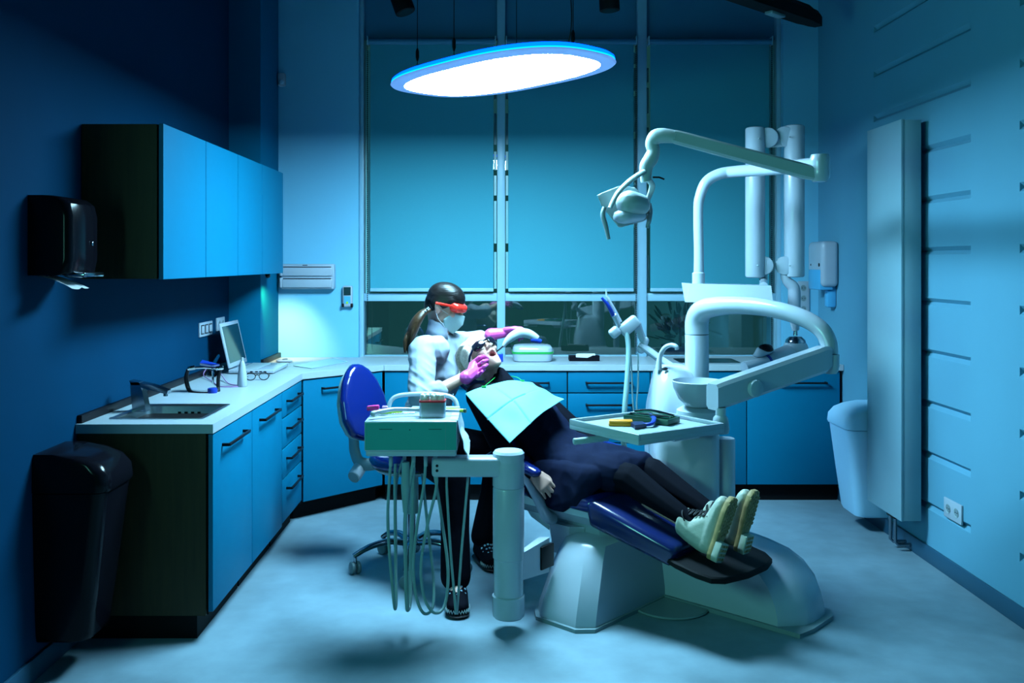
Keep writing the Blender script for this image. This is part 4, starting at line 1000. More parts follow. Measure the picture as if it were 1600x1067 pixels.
# stand-up collar open at the front
q = MB()
rings = []
for dz, rr_ in ((-.03, .074), (.0, .066), (.035, .062), (.05, .063)):
    pts = []
    for k in range(21):
        a = math.radians(28 + 304 * k / 20)
        d = fwd * math.cos(a) + shd * math.sin(a)
        pts.append(nkb.lerp(nkt, .25) + d * rr_ * (1.02 if k in (0, 20) else 1) + UP * (dz + (.008 if 4 < k < 16 else -.012 * (1 - min(k, 20 - k) / 4))) + V((.008, 0, 0)) * dz * 10)
    rings.append(pts)
bmt = bmesh.new(); vs = [[bmt.verts.new(p) for p in r_] for r_ in rings]
for i in range(len(vs) - 1):
    for j in range(20): bmt.faces.new((vs[i][j], vs[i][j + 1], vs[i + 1][j + 1], vs[i + 1][j]))
q._add(bmt); co = q.build('collar', m_coat, coat, 60)
so_ = co.modifiers.new('s', 'SOLIDIFY'); so_.thickness = .005; so_.offset = 0
# front placket seam with snaps
q = MB()
for k in range(5): q.ell(uch.lerp(wst, k / 4.2) + fwd * (.105 + .01 * k) + shd * -.01, (.004, .005, .005), sub=2)
q.build('snap_buttons', m_lgrey, coat)
# trousers
q = MB()
q.hells([(pel, (.135, .17, .085), TR)])
q.hells([(pel + V((.05, -.06, 0)), .09), (rhip, .098), (rkn, .078)]); limb(q, [(rkn, .078), (rkn.lerp(ran, .5), .068), (ran + V((0, -.01, .02)), .072)])
q.hells([(pel + V((.05, .05, 0)), .09), (lhip, .098), (lkn, .078)]); limb(q, [(lkn, .078), (lkn.lerp(lan, .5), .068), (lan + V((0, 0, .02)), .072)])
remeshed(q, 'trousers', m_blkcl, D, .008, 4)
# clogs with pearls and a zigzag rand
def clog(heel, d, nm='clog'):
    d = V(d).normalized(); s = V((-d.y, d.x, 0))
    q = MB(); q.hells([(heel + UP * .05, (.042, .042, .04)), (heel + d * .10 + UP * .06, (.048, .048, .05)), (heel + d * .19 + UP * .045, (.050, .050, .03))])
    q.hells([(heel + UP * .055, .038), (heel + UP * .10, .036), (heel + d * .06 + UP * .09, .036)])
    sh = remeshed(q, nm, m_blkcl, D, .005, 3)
    q = MB(); q.hells([(heel + UP * .012, (.047, .047, .012)), (heel + d * .10 + UP * .012, (.052, .052, .012)), (heel + d * .195 + UP * .012, (.054, .054, .012))]); q.build('sole', m_rubber, sh)
    q = MB(); pts = []
    for k in range(33):
        a = -1.9 + 3.8 * k / 32
        pts.append(heel + d * .185 + (d * math.cos(a) + s * math.sin(a)) * .0535 + UP * (.030 + (.008 if k % 2 else -.006)) - d * (.05 * max(0, abs(a) - 1.4)))
    q.tube(pts, .0028, 6); q.build('zigzag_trim', m_lgrey, sh)
    q = MB()
    for i in range(5):
        for j in range(3 if i < 3 else 2):
            a = (i - 2) * .5
            q.ell(heel + d * (.115 + .026 * j) + s * (i - 2) * .016 + UP * (.105 - .011 * j - .004 * (i - 2) ** 2), .0062, sub=2)
    q.build('pearl_beads', m_frame, sh)
clog(ran + V((.005, .05, -.11)), (.05, -1, 0)); clog(lan + V((-.02, .03, -.11)), (.35, -.94, 0))
# mask, goggles
q = MB()
mpts = [(at(0, .112, -.015), .006), (at(0, .112, -.055), .008), (at(0, .078, -.108), .010), (at(.05, .066, -.012), .006), (at(-.05, .066, -.012), .006), (at(.056, .032, -.055), .006), (at(-.056, .032, -.055), .006),
        (at(.04, .045, -.095), .008), (at(-.04, .045, -.095), .008)]
q.hells(mpts)
remeshed(q, 'face_mask', m_mask, D, .004, 3)
q = MB()
for s in (-1, 1):
    for z0, z1 in ((-.022, .006), (-.090, -.022)):
        q.tube([at(s * .052, .045, z0), at(s * .070, .0, (z0 + z1) / 2), at(s * .078, -.022, z1)], .0016, 6)
q.build('mask_loops', m_paper, D)
q = MB(); q.hells([(at(-.050, .082, .022), (.022, .012, .024), HF), (at(.050, .082, .022), (.022, .012, .024), HF), (at(0, .106, .024), (.02, .01, .020), HF), (at(.066, .056, .022), (.008, .016, .022), HF), (at(-.066, .056, .022), (.008, .016, .022), HF)])
gg = remeshed(q, 'goggles', m_red, D, .004, 2)
q = MB()
for s in (-1, 1): q.tube([at(s * .071, .058, .026), at(s * .080, .02, .022), at(s * .084, -.03, .016)], .0045, 8, flat=1.5)
q.build('goggle_temples', m_red, gg)
# gloved hands
fd = (P(772, 556, 4.655) - rwr).normalized(); palm = V((.25, .75, -.45)); latr = V((-.45, .55, .75))
q = MB(); g = lambda x, y, Y: P(x - 8 * min(1, (x - 730) / 30), y + 7 * min(1, (x - 730) / 30), Y)
q.hells([(rwr, .028), (g(747, 562, 4.57), .0135), (g(753, 581, 4.525), .0125), (g(752, 571, 4.545), .0135), (g(741, 567, 4.585), .017), (g(741, 585, 4.53), .020)])
for pts, r_ in (([(746, 561, 4.57), (756, 552, 4.555), (764, 549.5, 4.585), (769.5, 553, 4.615)], .0098), ([(751, 567, 4.55), (763, 557.5, 4.53), (769, 556, 4.565), (770, 559, 4.60)], .0098),
                ([(753, 574, 4.535), (765, 565.5, 4.515), (769, 563, 4.55), (766, 566, 4.585)], .0094), ([(753, 581, 4.525), (761, 574, 4.505), (765, 570.5, 4.535), (762, 571, 4.565)], .0086)):
    w_ = [g(*a) for a in pts]
    for k in range(3): q.cap(w_[k], r_ * (1.04 - .08 * k), w_[k + 1], r_ * (.98 - .08 * k))
w_ = [g(741, 567, 4.59), (g(752, 556, 4.62)), g(762, 552, 4.63), g(768, 554, 4.622)]
for k in range(3): q.cap(w_[k], (.016, .0115, .010)[k], w_[k + 1], (.0115, .010, .0085)[k])
tips_r = [(g(769.5, 553, 4.615), 0, 0, 0)]
q.cap(rwr - fd * .045, .035, rwr + fd * .012, .028)
remeshed(q, 'glove', m_glove, D, .0026, 1)
q = MB(); tips_l = []
ld = V((.93, .05, .10)).normalized()
hand(q, lwr + ld * .01, ld, V((.05, -.80, -.60)), V((.2, -.55, .75)), [(.35, .55, .4), (.45, .65, .5), (.55, .75, .5), (.65, .75, .5)], ((.8, .35, .35), (.95, .0, .25)), .92, r=.0086, tips=tips_l)
q.cap(lwr - ld * .05, .034, lwr + ld * .015, .027)
remeshed(q, 'glove', m_glove, D, .0032, 3)

# ----------------------------------------------------------------- the patient
Pt = thing('person', 'person with pale hair and dark glasses lying in the dental chair under a teal bib', 'person', CH(0, 0, .45))
phu = (UA * -.80 + UP * .60 + NA * -.02).normalized(); phf = (UA * .60 + UP * .75 - NA * .30); phf = (phf - phu * phf.dot(phu)).normalized()
PF = frame(phf.cross(phu), phf, phu)
phc = P(754, 557, 4.735)
pat = lambda x, y, z: phc + PF @ V((x, y, z))
BT = frame(NA, BN, TA)           # across, out of the chest, along the spine
def tz(s, b, d): return CH(-.02, 0, .60) + TA * (s * 1.17) + NA * b + BN * d
hipc = CH(.02, 0, .595)
q = MB()
OM = .018
head(q, phc, PF, OM)
nb = tz(.455, 0, .0)
q.cap(pat(0, -.035, -.05), .050, nb, .054)
q.hells([(tz(.40, 0, .0), (.165, .06, .05), BT), (tz(.28, 0, .0), (.145, .095, .07), BT)]); q.hells([(tz(.28, 0, .0), (.145, .095, .07), BT), (tz(.12, 0, .0), (.12, .085, .06), BT)])
q.hells([(tz(.12, 0, .0), (.12, .085, .06), BT), (hipc, (.165, .11, .09))])
for s in (-1, 1): q.ell(tz(.275, s * .07, .075), (.06, .05, .06), BT)
psr, per, pwr = tz(.41, -.212, .012), tz(.16, -.275, -.03), CH(-.03, -.305, .575)
psl, pel_, pwl = tz(.395, .185, -.01), tz(.16, .27, -.02), CH(.04, .24, .60)
limb(q, [(tz(.40, -.10, 0), .055), (psr, .048), (per, .038), (pwr, .025)]); limb(q, [(tz(.40, .10, 0), .055), (psl, .048), (pel_, .038), (pwl, .025)])
hd = (P(862, 771, 4.12) - P(838, 746, 4.16)).normalized()
w0 = P(834, 741, 4.175)
limb(q, [(pwr, .025), (w0, .022)])
hand(q, w0, hd, V((.15, .62, -.45)), (UA * .80 + UP * .40), [(.35, .35, .2), (.38, .38, .2), (.42, .42, .2), (.50, .45, .2)], ((.75, .35, .3), (.9, .05, .3)), .94, r=.0086, spread=.06)
hand(q, pwl, UA * .9 - UP * .3, V((0, 0, -1)), NA * -1, [.2, .2, .25, .3], ((.8, .5, .1), (.9, .2, .2)), .92, r=.0078, spread=.16)
knr, anr, knl, anl = CH(.405, -.095, .605), CH(.735, -.068, .445), CH(.405, .085, .60), CH(.755, .095, .445)
for s, kn_, an_ in ((-1, knr, anr), (1, knl, anl)):
    limb(q, [(CH(.02, s * .085, .60), .088), (kn_, .058), (kn_.lerp(an_, .35) + UP * -.012, .054), (an_, .034)])
body = remeshed(q, 'body', [m_skin, m_lip, m_mouth], Pt, .0042, 3)
# open the mouth
mc = V((0, .082, -.055 - OM * .45)); org = ORG[body]; PFi = PF.transposed()
for v in body.data.vertices:
    l = PFi @ (v.co + org - phc)
    e = ((l.x / .019) ** 2 + ((l.z - mc.z) / .0135) ** 2)
    if e < 1 and l.y > .04: v.co = v.co + PF @ V((0, -.026 * (1 - e) ** .5, 0))
for p in body.data.polygons:
    l = PFi @ (p.center + org - phc)
    e = ((l.x / .019) ** 2 + ((l.z - mc.z) / .0135) ** 2)
    if l.y > .03:
        if e < .8: p.material_index = 2
        elif e < 1.7 and abs(l.x) < .024: p.material_index = 1
# finger nails are left to the skin; pale hair swept back over the head rest
q = MB()
q.hells([(pat(0, -.03, .048), (.083, .090, .080), PF), (pat(0, .010, .070), (.070, .066, .050), PF)], 3)
q.hells([(pat(0, -.065, .01), (.078, .055, .075), PF), (pat(0, -.075, -.04), (.07, .045, .04), PF)])
for s in (-1, 1): q.hells([(pat(s * .074, .012, .05), (.014, .035, .03), PF), (pat(s * .080, -.035, .02), (.016, .032, .05), PF)])
for k in range(26):
    x = -.07 + .14 * k / 25; r_ = random.uniform(-.008, .008)
    q.tube([pat(x * .75, .058 - abs(x) * .35, .088 - abs(x) * .25), pat(x * .95, .01, .120 - abs(x) * .3 + r_ * .4), pat(x * 1.15, -.055, .118 - abs(x) * .35 + r_), pat(x * 1.3, -.105, .06 + r_), pat(x * 1.5 + r_, -.115, -.01 + r_)], [.005, .009, .010, .009, .004], 7, sub=4)
remeshed(q, 'hair', m_blond, Pt, .0048, 2)
# dark wrap glasses
gl = MB()
def lens(s): return [(pat(s * .016, .104, .010), (.006, .005, .017), PF), (pat(s * .040, .094, .010), (.016, .006, .026), PF), (pat(s * .064, .072, .012), (.008, .009, .022), PF)]
gl.hells(lens(-1)); gl.hells(lens(1))
gl.hells([(pat(-.014, .107, .016), .005), (pat(.014, .107, .016), .005)])
g_ = gl.build('dark_glasses', m_lens, Pt, 180)
for s in (-1, 1): MB().tube([pat(s * .068, .066, .016), pat(s * .080, .03, .012), pat(s * .085, -.02, .002), pat(s * .084, -.035, -.010)], .0042, 8, flat=1.6).build('temple', m_dblue, g_)
# black top and navy tunic
q = MB()
q.hells([(tz(.43, 0, .0), (.12, .055, .03), BT), (tz(.37, 0, .0), (.178, .072, .05), BT)])
q.hells([(tz(.37, 0, .0), (.178, .072, .05), BT), (tz(.27, 0, .0), (.158, .112, .06), BT)])
q.hells([(tz(.27, 0, .0), (.158, .112, .06), BT), (tz(.12, 0, .0), (.14, .10, .06), BT)])
for s in (-1, 1): q.ell(tz(.275, s * .07, .085), (.066, .055, .066), BT)
q.cap(nb + TA * -.01, .075, nb + TA * .045 + BN * .014, .062)
limb(q, [(tz(.40, -.10, 0), .070), (psr, .066), (psr.lerp(per, .5), .058), (per, .052), (pwr, .040), (w0 - hd * .02, .033)])
limb(q, [(tz(.385, .10, 0), .066), (psl, .062), (per.lerp(per, .5) if False else psl.lerp(pel_, .5), .058), (pel_, .052), (pwl, .038)])
remeshed(q, 'black_top', m_blkcl, Pt, .006, 4)
def drape(p, n):
    l = p - CH(0, 0, 0); a, b = l.dot(UA), l.dot(NA)
    k = .004 * math.sin(b * 34 + a * 9) * max(0, min(1, (a + .2) * 3)) + .003 * math.sin(a * 40 - b * 12)
    return p + n * (k + .006 * (ridge(V((a + b * .7, b, p.z)), (12, 5, 8), 2.2) - .5))
q = MB()
q.hells([(tz(.33, 0, .015), (.145, .11, .05), BT), (tz(.24, 0, .01), (.160, .125, .06), BT)])
q.hells([(tz(.24, 0, .01), (.160, .125, .06), BT), (tz(.10, 0, .0), (.152, .112, .06), BT)])
q.hells([(tz(.10, 0, .0), (.152, .112, .06), BT), (CH(.03, 0, .60), (.185, .185, .122))])
q.hells([(CH(.03, 0, .60), (.185, .185, .122)), (CH(.26, -.10, .615), (.09, .09, .088)), (CH(.26, .09, .61), (.09, .09, .085))])
q.hells([(CH(.26, -.10, .615), (.09, .09, .088)), (CH(.26, .09, .61), (.09, .09, .085)), (CH(.345, -.10, .612), (.06, .08, .080)), (CH(.345, .09, .607), (.06, .08, .078))])
q.hells([(CH(.0, -.200, .60), (.05, .03, .05)), (CH(.28, -.185, .60), (.05, .03, .05)), (CH(-.04, -.232, .50), (.03, .016, .03)), (CH(.22, -.235, .495), (.03, .016, .025)), (CH(.13, -.238, .455), (.05, .014, .02))])
remeshed(q, 'navy_tunic', m_navy, Pt, .006, 5, drape)
# leggings
q = MB()
for s, kn_, an_ in ((-1, knr, anr), (1, knl, anl)):
    limb(q, [(CH(.05, s * .085, .60), .088), (kn_.lerp(CH(.02, s * .085, .60), .5), .080), (kn_, .066), (kn_.lerp(an_, .35) + UP * -.005, .058), (kn_.lerp(an_, .8), .042), (an_, .036), (an_ + UA * .025 - UP * .01, .034)])
remeshed(q, 'leggings', m_blkcl, Pt, .006, 3)
# laced boots
def boot(heel, T, S, lab):
    """heel: back lower edge of the sole; T towards the toes, S out of the sole"""
    T, S = V(T).normalized(), V(S); S = (S - T * S.dot(T)).normalized(); W = T.cross(S)
    f = lambda x, y, z: heel + T * x + W * y + S * z       # z is negative up the leg
    Rb = frame(T, W, S)
    q = MB()
    q.hells([(f(.045, 0, -.055), (.04, .036, .05), Rb), (f(.12, 0, -.055), (.05, .040, .045), Rb)])
    q.hells([(f(.12, 0, -.055), (.05, .040, .045), Rb), (f(.205, 0, -.045), (.055, .045, .032), Rb)])
    q.hells([(f(.06, 0, -.07), (.055, .038, .04), Rb), (f(.135, 0, -.078), (.034, .036, .03), Rb), (f(.072, 0, -.135), (.055, .048, .03), Rb)])
    q.hells([(f(.072, 0, -.135), (.055, .048, .03), Rb), (f(.092, 0, -.185), (.060, .054, .012), Rb)])
    bt = remeshed(q, 'boot', m_boot, Pt, .005, 3)
    out = [(0, -.026), (.02, -.036), (.08, -.036), (.14, -.044), (.20, -.048), (.245, -.040), (.268, -.018), (.268, .018), (.245, .040), (.20, .048), (.14, .044), (.08, .036), (.02, .036), (0, .026)]
    MB().prism(out, f(0, 0, .0), T, W, .022, .004).build('sole', m_sole, bt)
    MB().prism([(x, y) for x, y in out[:3]] + [(.085, 0)] + out[11:], f(0, 0, .026), T, W, .030, .004).build('heel', m_boot, bt)
    q = MB()
    for i in range(9):
        x = .105 + i * .0185
        for j in range(-2, 3):
            if abs(j) == 2 and (i in (0, 8)): continue
            q.box(f(x + (.004 if j % 2 else 0), j * .0175, .001), (.012, .012, .005), .0015, Rb @ M.Rotation((i * 37 + j * 61) % 90 * .03, 3, 'Z'))
    q.build('tread', m_sole, bt); q = MB()
    for i in range(4):
        for j in range(-1, 2): q.box(f(.016 + i * .018, j * .020, .027), (.011, .013, .004), .0015, Rb)
    q.build('heel_tread', m_sole, bt)
    q = MB()
    for k in range(6):
        z = -.080 - k * .019; x = .166 - k * .006
        y = .026
        q.tube([f(x - .016, -y - .008, z - .008), f(x + .004, -y * .4, z - .006), f(x + .008, y * .4, z + .004), f(x - .014, y + .008, z + .006)], .0032, 7, sub=3)
        q.tube([f(x - .016, y + .008, z - .008), f(x + .004, y * .4, z - .006), f(x + .008, -y * .4, z + .004), f(x - .014, -y - .008, z + .006)], .0032, 7, sub=3)
    for s in (-1, 1):
        q.tube([f(.118, s * .01, -.172), f(.134, s * .035, -.182), f(.118, s * .055, -.168), f(.10, s * .052, -.150)], .003, 7, sub=4)
    q.build('laces', m_rubber, bt)
    q = MB(); q.hells([(f(.108, 0, -.165), (.012, .030, .01), Rb), (f(.118, 0, -.208), (.008, .024, .01), Rb)]); q.build('tongue', m_boot, bt)
boot(CH(.82, -.095, .335), UP * .93 + UA * .22 + NA * .28, UA * .96 - UP * .24, 'near')
boot(CH(.845, .085, .335), UP * .95 + UA * .22 + NA * .10, UA * .96 - UP * .24, 'far')
# paper bib: folded square laid over the chest
A_, B_, C_, D_ = P(727, 615, 4.40), P(796, 693, 4.10), P(881, 625, 4.43), P(832, 598, 4.70)
def bibf(u, v):
    p = A_.lerp(B_, u).lerp(D_.lerp(C_, u), v)
    up = BN * .6 + V((0, -.5, .5)) * .5
    h = .060 * math.sin(PI * min(1, max(0, v))) ** .8 * (.55 + .45 * math.sin(PI * u)) + .012 * math.sin(PI * v) 
    cr = -.007 * math.exp(-((u - .52) / .012) ** 2) * (1 if v < .55 else .3) - .006 * math.exp(-((v - .33) / .012) ** 2) * (1 if u > .1 else .4)
    w_ = .004 * math.sin(u * 11 + v * 3) * v + .003 * math.sin(v * 13 - u * 5)
    dent = -.012 * math.exp(-(((u - .75) / .18) ** 2 + ((v - .17) / .12) ** 2))
    return p + up * (h + cr + w_ + dent)
bib = MB().grid(bibf, 90, 90).build('paper_bib', m_bib, Pt, 40)
so_ = bib.modifiers.new('s', 'SOLIDIFY'); so_.thickness = .0015
q = MB()
q.tube([bibf(.03, .22) + V((0, 0, .003)), tz(.47, -.06, .05), pat(-.05, -.05, -.10)], .002, 6, sub=4); q.tube([bibf(.03, .80) + V((0, 0, .003)), tz(.47, .08, .04), pat(.05, -.05, -.10)], .002, 6, sub=4)
for v_ in (.22, .80): q.box(bibf(.03, v_) + V((0, -.002, .004)), (.022, .008, .008), .002)
q.build('bib_clip_chain', m_green, bib)
# ================================================================= things held and things lying about
# camera handpiece in the left glove
t = thing('intraoral_scanner', 'white curved handpiece with blue end and thin black nose in the raised gloved hand', 'dental handpiece', P(820, 530, 4.88))
HY = 4.885
MB().tube([P(786, 542, 4.86), P(792, 533, 4.865), P(800, 526, 4.87), P(811, 520.5, 4.88), P(824, 521, 4.885), P(834, 525.5, 4.885), P(840, 529.5, 4.885)], [.007, .017, .023, .026, .025, .021, .017], 18, sub=5).build('shell', m_white, t, 180)
MB().tube([P(829, 530.5, 4.88), P(838, 531.5, 4.88), P(846, 534, 4.88)], [.012, .016, .010], 14, sub=4).build('end_cap', m_blue, t, 180)
MB().tube([P(787, 540, 4.86), P(780, 546, 4.835), P(773, 551.5, 4.80)], [.0045, .004, .004], 10).build('nose', m_black, t)
# mouth mirror in the right glove
tr = tips_r[0][0]
t = thing('mouth_mirror', 'slim steel dental mirror held at the mouth by the pink gloved hand', 'dental instrument', tr)
mm0, mm1 = P(752, 549, 4.62), P(769, 553, 4.74)
mdir = (P(771, 553, 4.73) - tr).normalized()
MB().tube([tr - mdir * .11, tr - mdir * .02, tr + mdir * .02], [.003, .0034, .0028], 10).build('handle', m_chrome, t)
MB().tube([tr + mdir * .02, tr + mdir * .05], .0014, 8).build('shank', m_chrome, t)
MB().cyl(tr + mdir * .05 - V((.001, .0, .001)), tr + mdir * .05 + V((.001, 0, .001)), .009).build('mirror_disc', m_chrome, t)

# sink and mixer on the left worktop
t = thing('sink', 'square stainless steel sink let into the left worktop', 'sink', ((SX0 + SX1) / 2, (SY0 + SY1) / 2, CT - .15))
x0, x1, y0, y1 = SX0 - .012, SX1 + .012, SY0 - .012, SY1 + .012
def rq(m_, z, r): return rr(x0 + m_, x1 - m_, y0 + m_, y1 - m_, z, r)
MB().ring_tube([rq(0, CT + .0005, .02), rq(.0, CT + .003, .02), rq(.004, CT + .0045, .02), rq(.018, CT + .003, .02), rq(.024, CT - .004, .03), rq(.03, CT - .10, .05), rq(.04, CT - .135, .06), rq(.08, CT - .145, .08)], False).build('basin', m_steel, t)
b = MB(); b.ring_tube([rq(.079, CT - .1445, .08), rq(.16, CT - .148, .03)], True); b.build('basin_floor', m_steel, t)
q = MB()
for k in range(4): q.bb(-1.470 + k * .030, -1.456 + k * .030, y1 - .0325, y1 - .029, CT - .052, CT - .028)
q.build('overflow_slots', m_black, t, 0)
t = thing('mixer_tap', 'angular dark chrome mixer tap behind the sink on the left worktop', 'tap', (-1.575, 4.13, CT))
MB().ring_tube([[V((x, y, z)) for x, y in ((-1.62, 4.095), (-1.565, 4.085), (-1.555, 4.15), (-1.61, 4.16))] if False else [V((c + a, y, z)) for a, y in ((-h, 4.10), (h, 4.10), (h, 4.155), (-h, 4.155))] for z, c, h in ((CT, -1.58, .032), (CT + .01, -1.58, .030), (CT + .09, -1.592, .026), (CT + .13, -1.60, .020))]).build('body', m_dchrome, t, 20)
MB().hull([V(p) for p in ((-1.625, 4.10, CT + .138), (-1.625, 4.155, CT + .138), (-1.615, 4.10, CT + .118), (-1.615, 4.155, CT + .118), (-1.455, 4.106, CT + .092), (-1.455, 4.15, CT + .092), (-1.460, 4.106, CT + .076), (-1.460, 4.15, CT + .076), (-1.53, 4.10, CT + .118), (-1.53, 4.155, CT + .118))]).build('spout', m_dchrome, t, 20)
MB().cyl((-1.472, 4.128, CT + .079), (-1.472, 4.128, CT + .066), .010).build('aerator', m_chrome, t)
# articulator
ao = PZ(316, 612, CT); ax_, ay_ = ao.x, ao.y
t = thing('dental_articulator', 'dark blue and black dental articulator standing on the left worktop behind the sink', 'dental instrument', ao)
Aq = lambda px, py, dy=0.: P(px, py, ay_ + dy)
MB().tube([Aq(294, 577), Aq(291, 590), Aq(294, 606), Aq(300, 613, -.02), Aq(316, 615, -.04), Aq(330, 614, -.04)], [.012, .015, .015, .013, .012, .010], 12, sub=4, flat=.7).build('rear_frame', m_black, t)
MB().tube([Aq(344, 577, .02), Aq(341, 592, .02), Aq(341, 606, .02), Aq(340, 612, .0), Aq(322, 615, -.03)], [.013, .013, .012, .011, .009], 12, sub=4, flat=.7).build('front_frame', m_black, t)
MB().hull([Aq(312, 567, -.03), Aq(330, 571, -.03), Aq(343, 569, -.03), Aq(312, 570, .05), Aq(330, 574, .05), Aq(343, 572, .05), Aq(316, 562, 0), Aq(320, 572, 0)]).build('upper_arm', m_blue, t)
for px in (299, 343): MB().cyl(Aq(px - 6, 576, -.04), Aq(px + 6, 574, -.03), .011, bev=.003).build('hinge', m_chrome, t)
MB().tube([Aq(297, 575, -.03), Aq(320, 574, -.03), Aq(346, 576, -.03)], .006, 8).build('hinge_bar', m_chrome, t)
MB().tube([Aq(332, 570, -.03), Aq(333, 600, -.04)], [.008, .004], 10).build('incisal_pin', m_clear, t)
MB().cyl(Aq(332, 606, -.04), Aq(332, 614.5, -.04), .024, bev=.005).build('incisal_table', m_blue, t)
MB().hull([Aq(331, 568, .02), Aq(341, 553, .06), Aq(344, 556, .06), Aq(336, 570, .02), Aq(331, 568, .025), Aq(341, 553, .065)]).build('clear_plate', m_clear, t)
# safety glasses with pink temples
go = PZ(350, 596, CT)
t = thing('safety_glasses', 'clear safety glasses with thin pink frame lying between articulator and laptop', 'glasses', go)
q = MB()
z = CT + .004
G = lambda px, py, h=0.: PZ(px, py, CT) + UP * (z - CT + h)
q.tube([G(322, 586, .03), G(318, 590, .01), G(332, 597), G(345, 605), G(372, 605)], .0028, 7, sub=4)
q.tube([G(324, 584, .03), G(338, 586, .035), G(346, 592, .02), G(357, 600), G(374, 603)], .0028, 7, sub=4)
q.build('temples', m_lilac, t)
MB().hull([G(320, 580, .05), G(345, 577, .05), G(322, 588, .005), G(347, 586, .005), G(334, 576, .055), G(335, 590, .0)]).build('shield', m_clear, t)
# black reading glasses
t = thing('reading_glasses', 'black framed spectacles lying on the left worktop in front of the laptop', 'glasses', PZ(402, 592, CT))
go = PZ(402, 594, CT); gx, gy = V((.98, .2, 0)), V((-.2, .98, 0))
q = MB()
for s in (-1, 1):
    c = go + gx * (s * .036) + UP * .022
    q.tube([c + gx * (.026 * math.cos(a)) + UP * (.020 * math.sin(a)) + gy * (.004 * math.sin(a)) for a in [2 * PI * k / 20 for k in range(20)]], .0024, 7, closed=True)
    q.tube([go + gx * (s * .064) + UP * .030, go + gx * (s * .066) + gy * .05 + UP * .022, go + gx * (s * .058) + gy * .13 + UP * .004], .0024, 7, sub=3)
q.tube([go - gx * .010 + UP * .026, go + UP * .031, go + gx * .010 + UP * .026], .0024, 7, sub=3)
q.build('frame', m_black, t)
for s in (-1, 1): MB().cyl(go + gx * (s * .036) + UP * .022 - gy * .0006, go + gx * (s * .036) + UP * .022 + gy * .0006, .022).build('lens', m_clear, t)
# white pointed bottle
bo_ = PZ(378.5, 604, CT)
t = tag(MB().lathe([(.0, 0), (.024, 0), (.0265, .004), (.024, .06), (.016, .115), (.011, .132), (.007, .137), (.006, .155), (.0, .157)], bo_, seg=28).build('nozzle_bottle', m_white), 'white pointed plastic bottle standing on the left worktop beside the glasses', 'bottle')
# laptop
t = thing('laptop', 'white laptop open on the left worktop below the wall cabinets', 'laptop', (-1.45, 5.66, CT))
MB().bb(-1.585, -1.315, 5.475, 5.86, CT + .004, CT + .026, .006, 3).build('base', m_white, t)
MB().bb(-1.53, -1.42, 5.50, 5.835, CT + .0255, CT + .0285, .001).build('keyboard', m_lgrey, t)
q = MB()
for y in (-1.52, -1.49, -1.455, -1.425, -1.40, -1.375): q.bb(y, y + .016, 5.4745, 5.478, CT + .011, CT + .018)
q.build('ports', m_black, t, 0)
hx = V((-.22, 0, .975)).normalized()
sc0 = V((-1.578, 5.667, CT + .026)); R = frame((0, 1, 0), hx, V((0, 1, 0)).cross(hx))
ld_ = MB().box(sc0 + hx * .142, (.385, .272, .012), .005, R).build('screen_lid', m_white, t)
MB().box(sc0 + hx * .145 + V((.975, 0, .22)) * .0064, (.335, .222, .002), 0, R).build('screen', m_screen, ld_, 0)
# mouse, loose film
mo = PZ(443, 566, CT)
t = thing('computer_mouse', 'white computer mouse on the corner worktop next to the laptop', 'mouse', mo)
MB().hells([(mo + V((-.02, 0, .010)), (.03, .03, .012)), (mo + V((.03, .01, .008)), (.028, .028, .009))]).build('shell', m_white, t, 180)
MB().tube([mo + V((.0, -.02, .021)), mo + V((.012, .0, .022)), mo + V((.02, .02, .020))], .004, 8).build('scroll_wheel', m_grey, t)
t = thing('glass_sheet', 'thin clear sheet lying on the corner worktop below the wall organiser', 'sheet', PZ(500, 566, CT))
MB().hull([PZ(458, 572, CT) + UP * .001, PZ(487, 576.5, CT) + UP * .001, PZ(543, 566, CT) + UP * .001, PZ(520, 560, CT) + UP * .001] + [PZ(458, 572, CT) + UP * .004, PZ(487, 576.5, CT) + UP * .004, PZ(543, 566, CT) + UP * .004, PZ(520, 560, CT) + UP * .004]).build('sheet', m_film, t, 0)
# on the window worktop
t = thing('sterilising_box', 'white rounded box with green band on the window worktop', 'box', V((.24, 6.22, CT)))
q = lambda z, m_, r=.05: rr(.105 + m_, .375 - m_, 6.12 + m_, 6.34 - m_, z, r, 8)
MB().ring_tube([q(CT + .001, .015), q(CT + .006, .008), q(CT + .045, .0), q(CT + .056, .0)]).build('base', m_white, t)
MB().ring_tube([q(CT + .054, -.003, .053), q(CT + .068, -.003, .053)]).build('green_band', m_green, t)
MB().ring_tube([q(CT + .066, .001), q(CT + .090, .004), q(CT + .103, .014), q(CT + .110, .04)]).build('lid', m_white, t)
MB().bb(.373, .383, 6.20, 6.25, CT + .05, CT + .075, .003).build('latch', m_grey, t)
t = thing('card_holder', 'small black card holder with white cards on the window worktop', 'holder', V((.585, 6.2, CT)))
MB().prism([(-.102, 0), (.102, 0), (.102, .038), (.055, .038), (.02, .022), (-.06, .026), (-.102, .036)], V((.585, 6.19, CT + .001)), (1, 0, 0), (0, 0, 1), .008, .001).build('front', m_gblk, t, 20)
MB().bb(.483, .687, 6.19, 6.25, CT + .001, CT + .008, .001).build('base', m_gblk, t)
MB().bb(.483, .687, 6.245, 6.252, CT + .001, CT + .036, .001).build('back', m_gblk, t)
for k in range(2): MB().box((.59 + .012 * k, 6.205 + .022 * k, CT + .026), (.12, .003, .044), 0, M.Rotation(-.35, 3, 'X')).build('card', m_paper, t, 0)
t = thing('tissue_box', 'small blue box on the window worktop behind the patient\'s chin', 'box', V((.03, 6.16, CT)))
MB().bb(-.005, .043, 6.13, 6.19, CT + .001, CT + .055, .004).build('carton', m_blue, t)
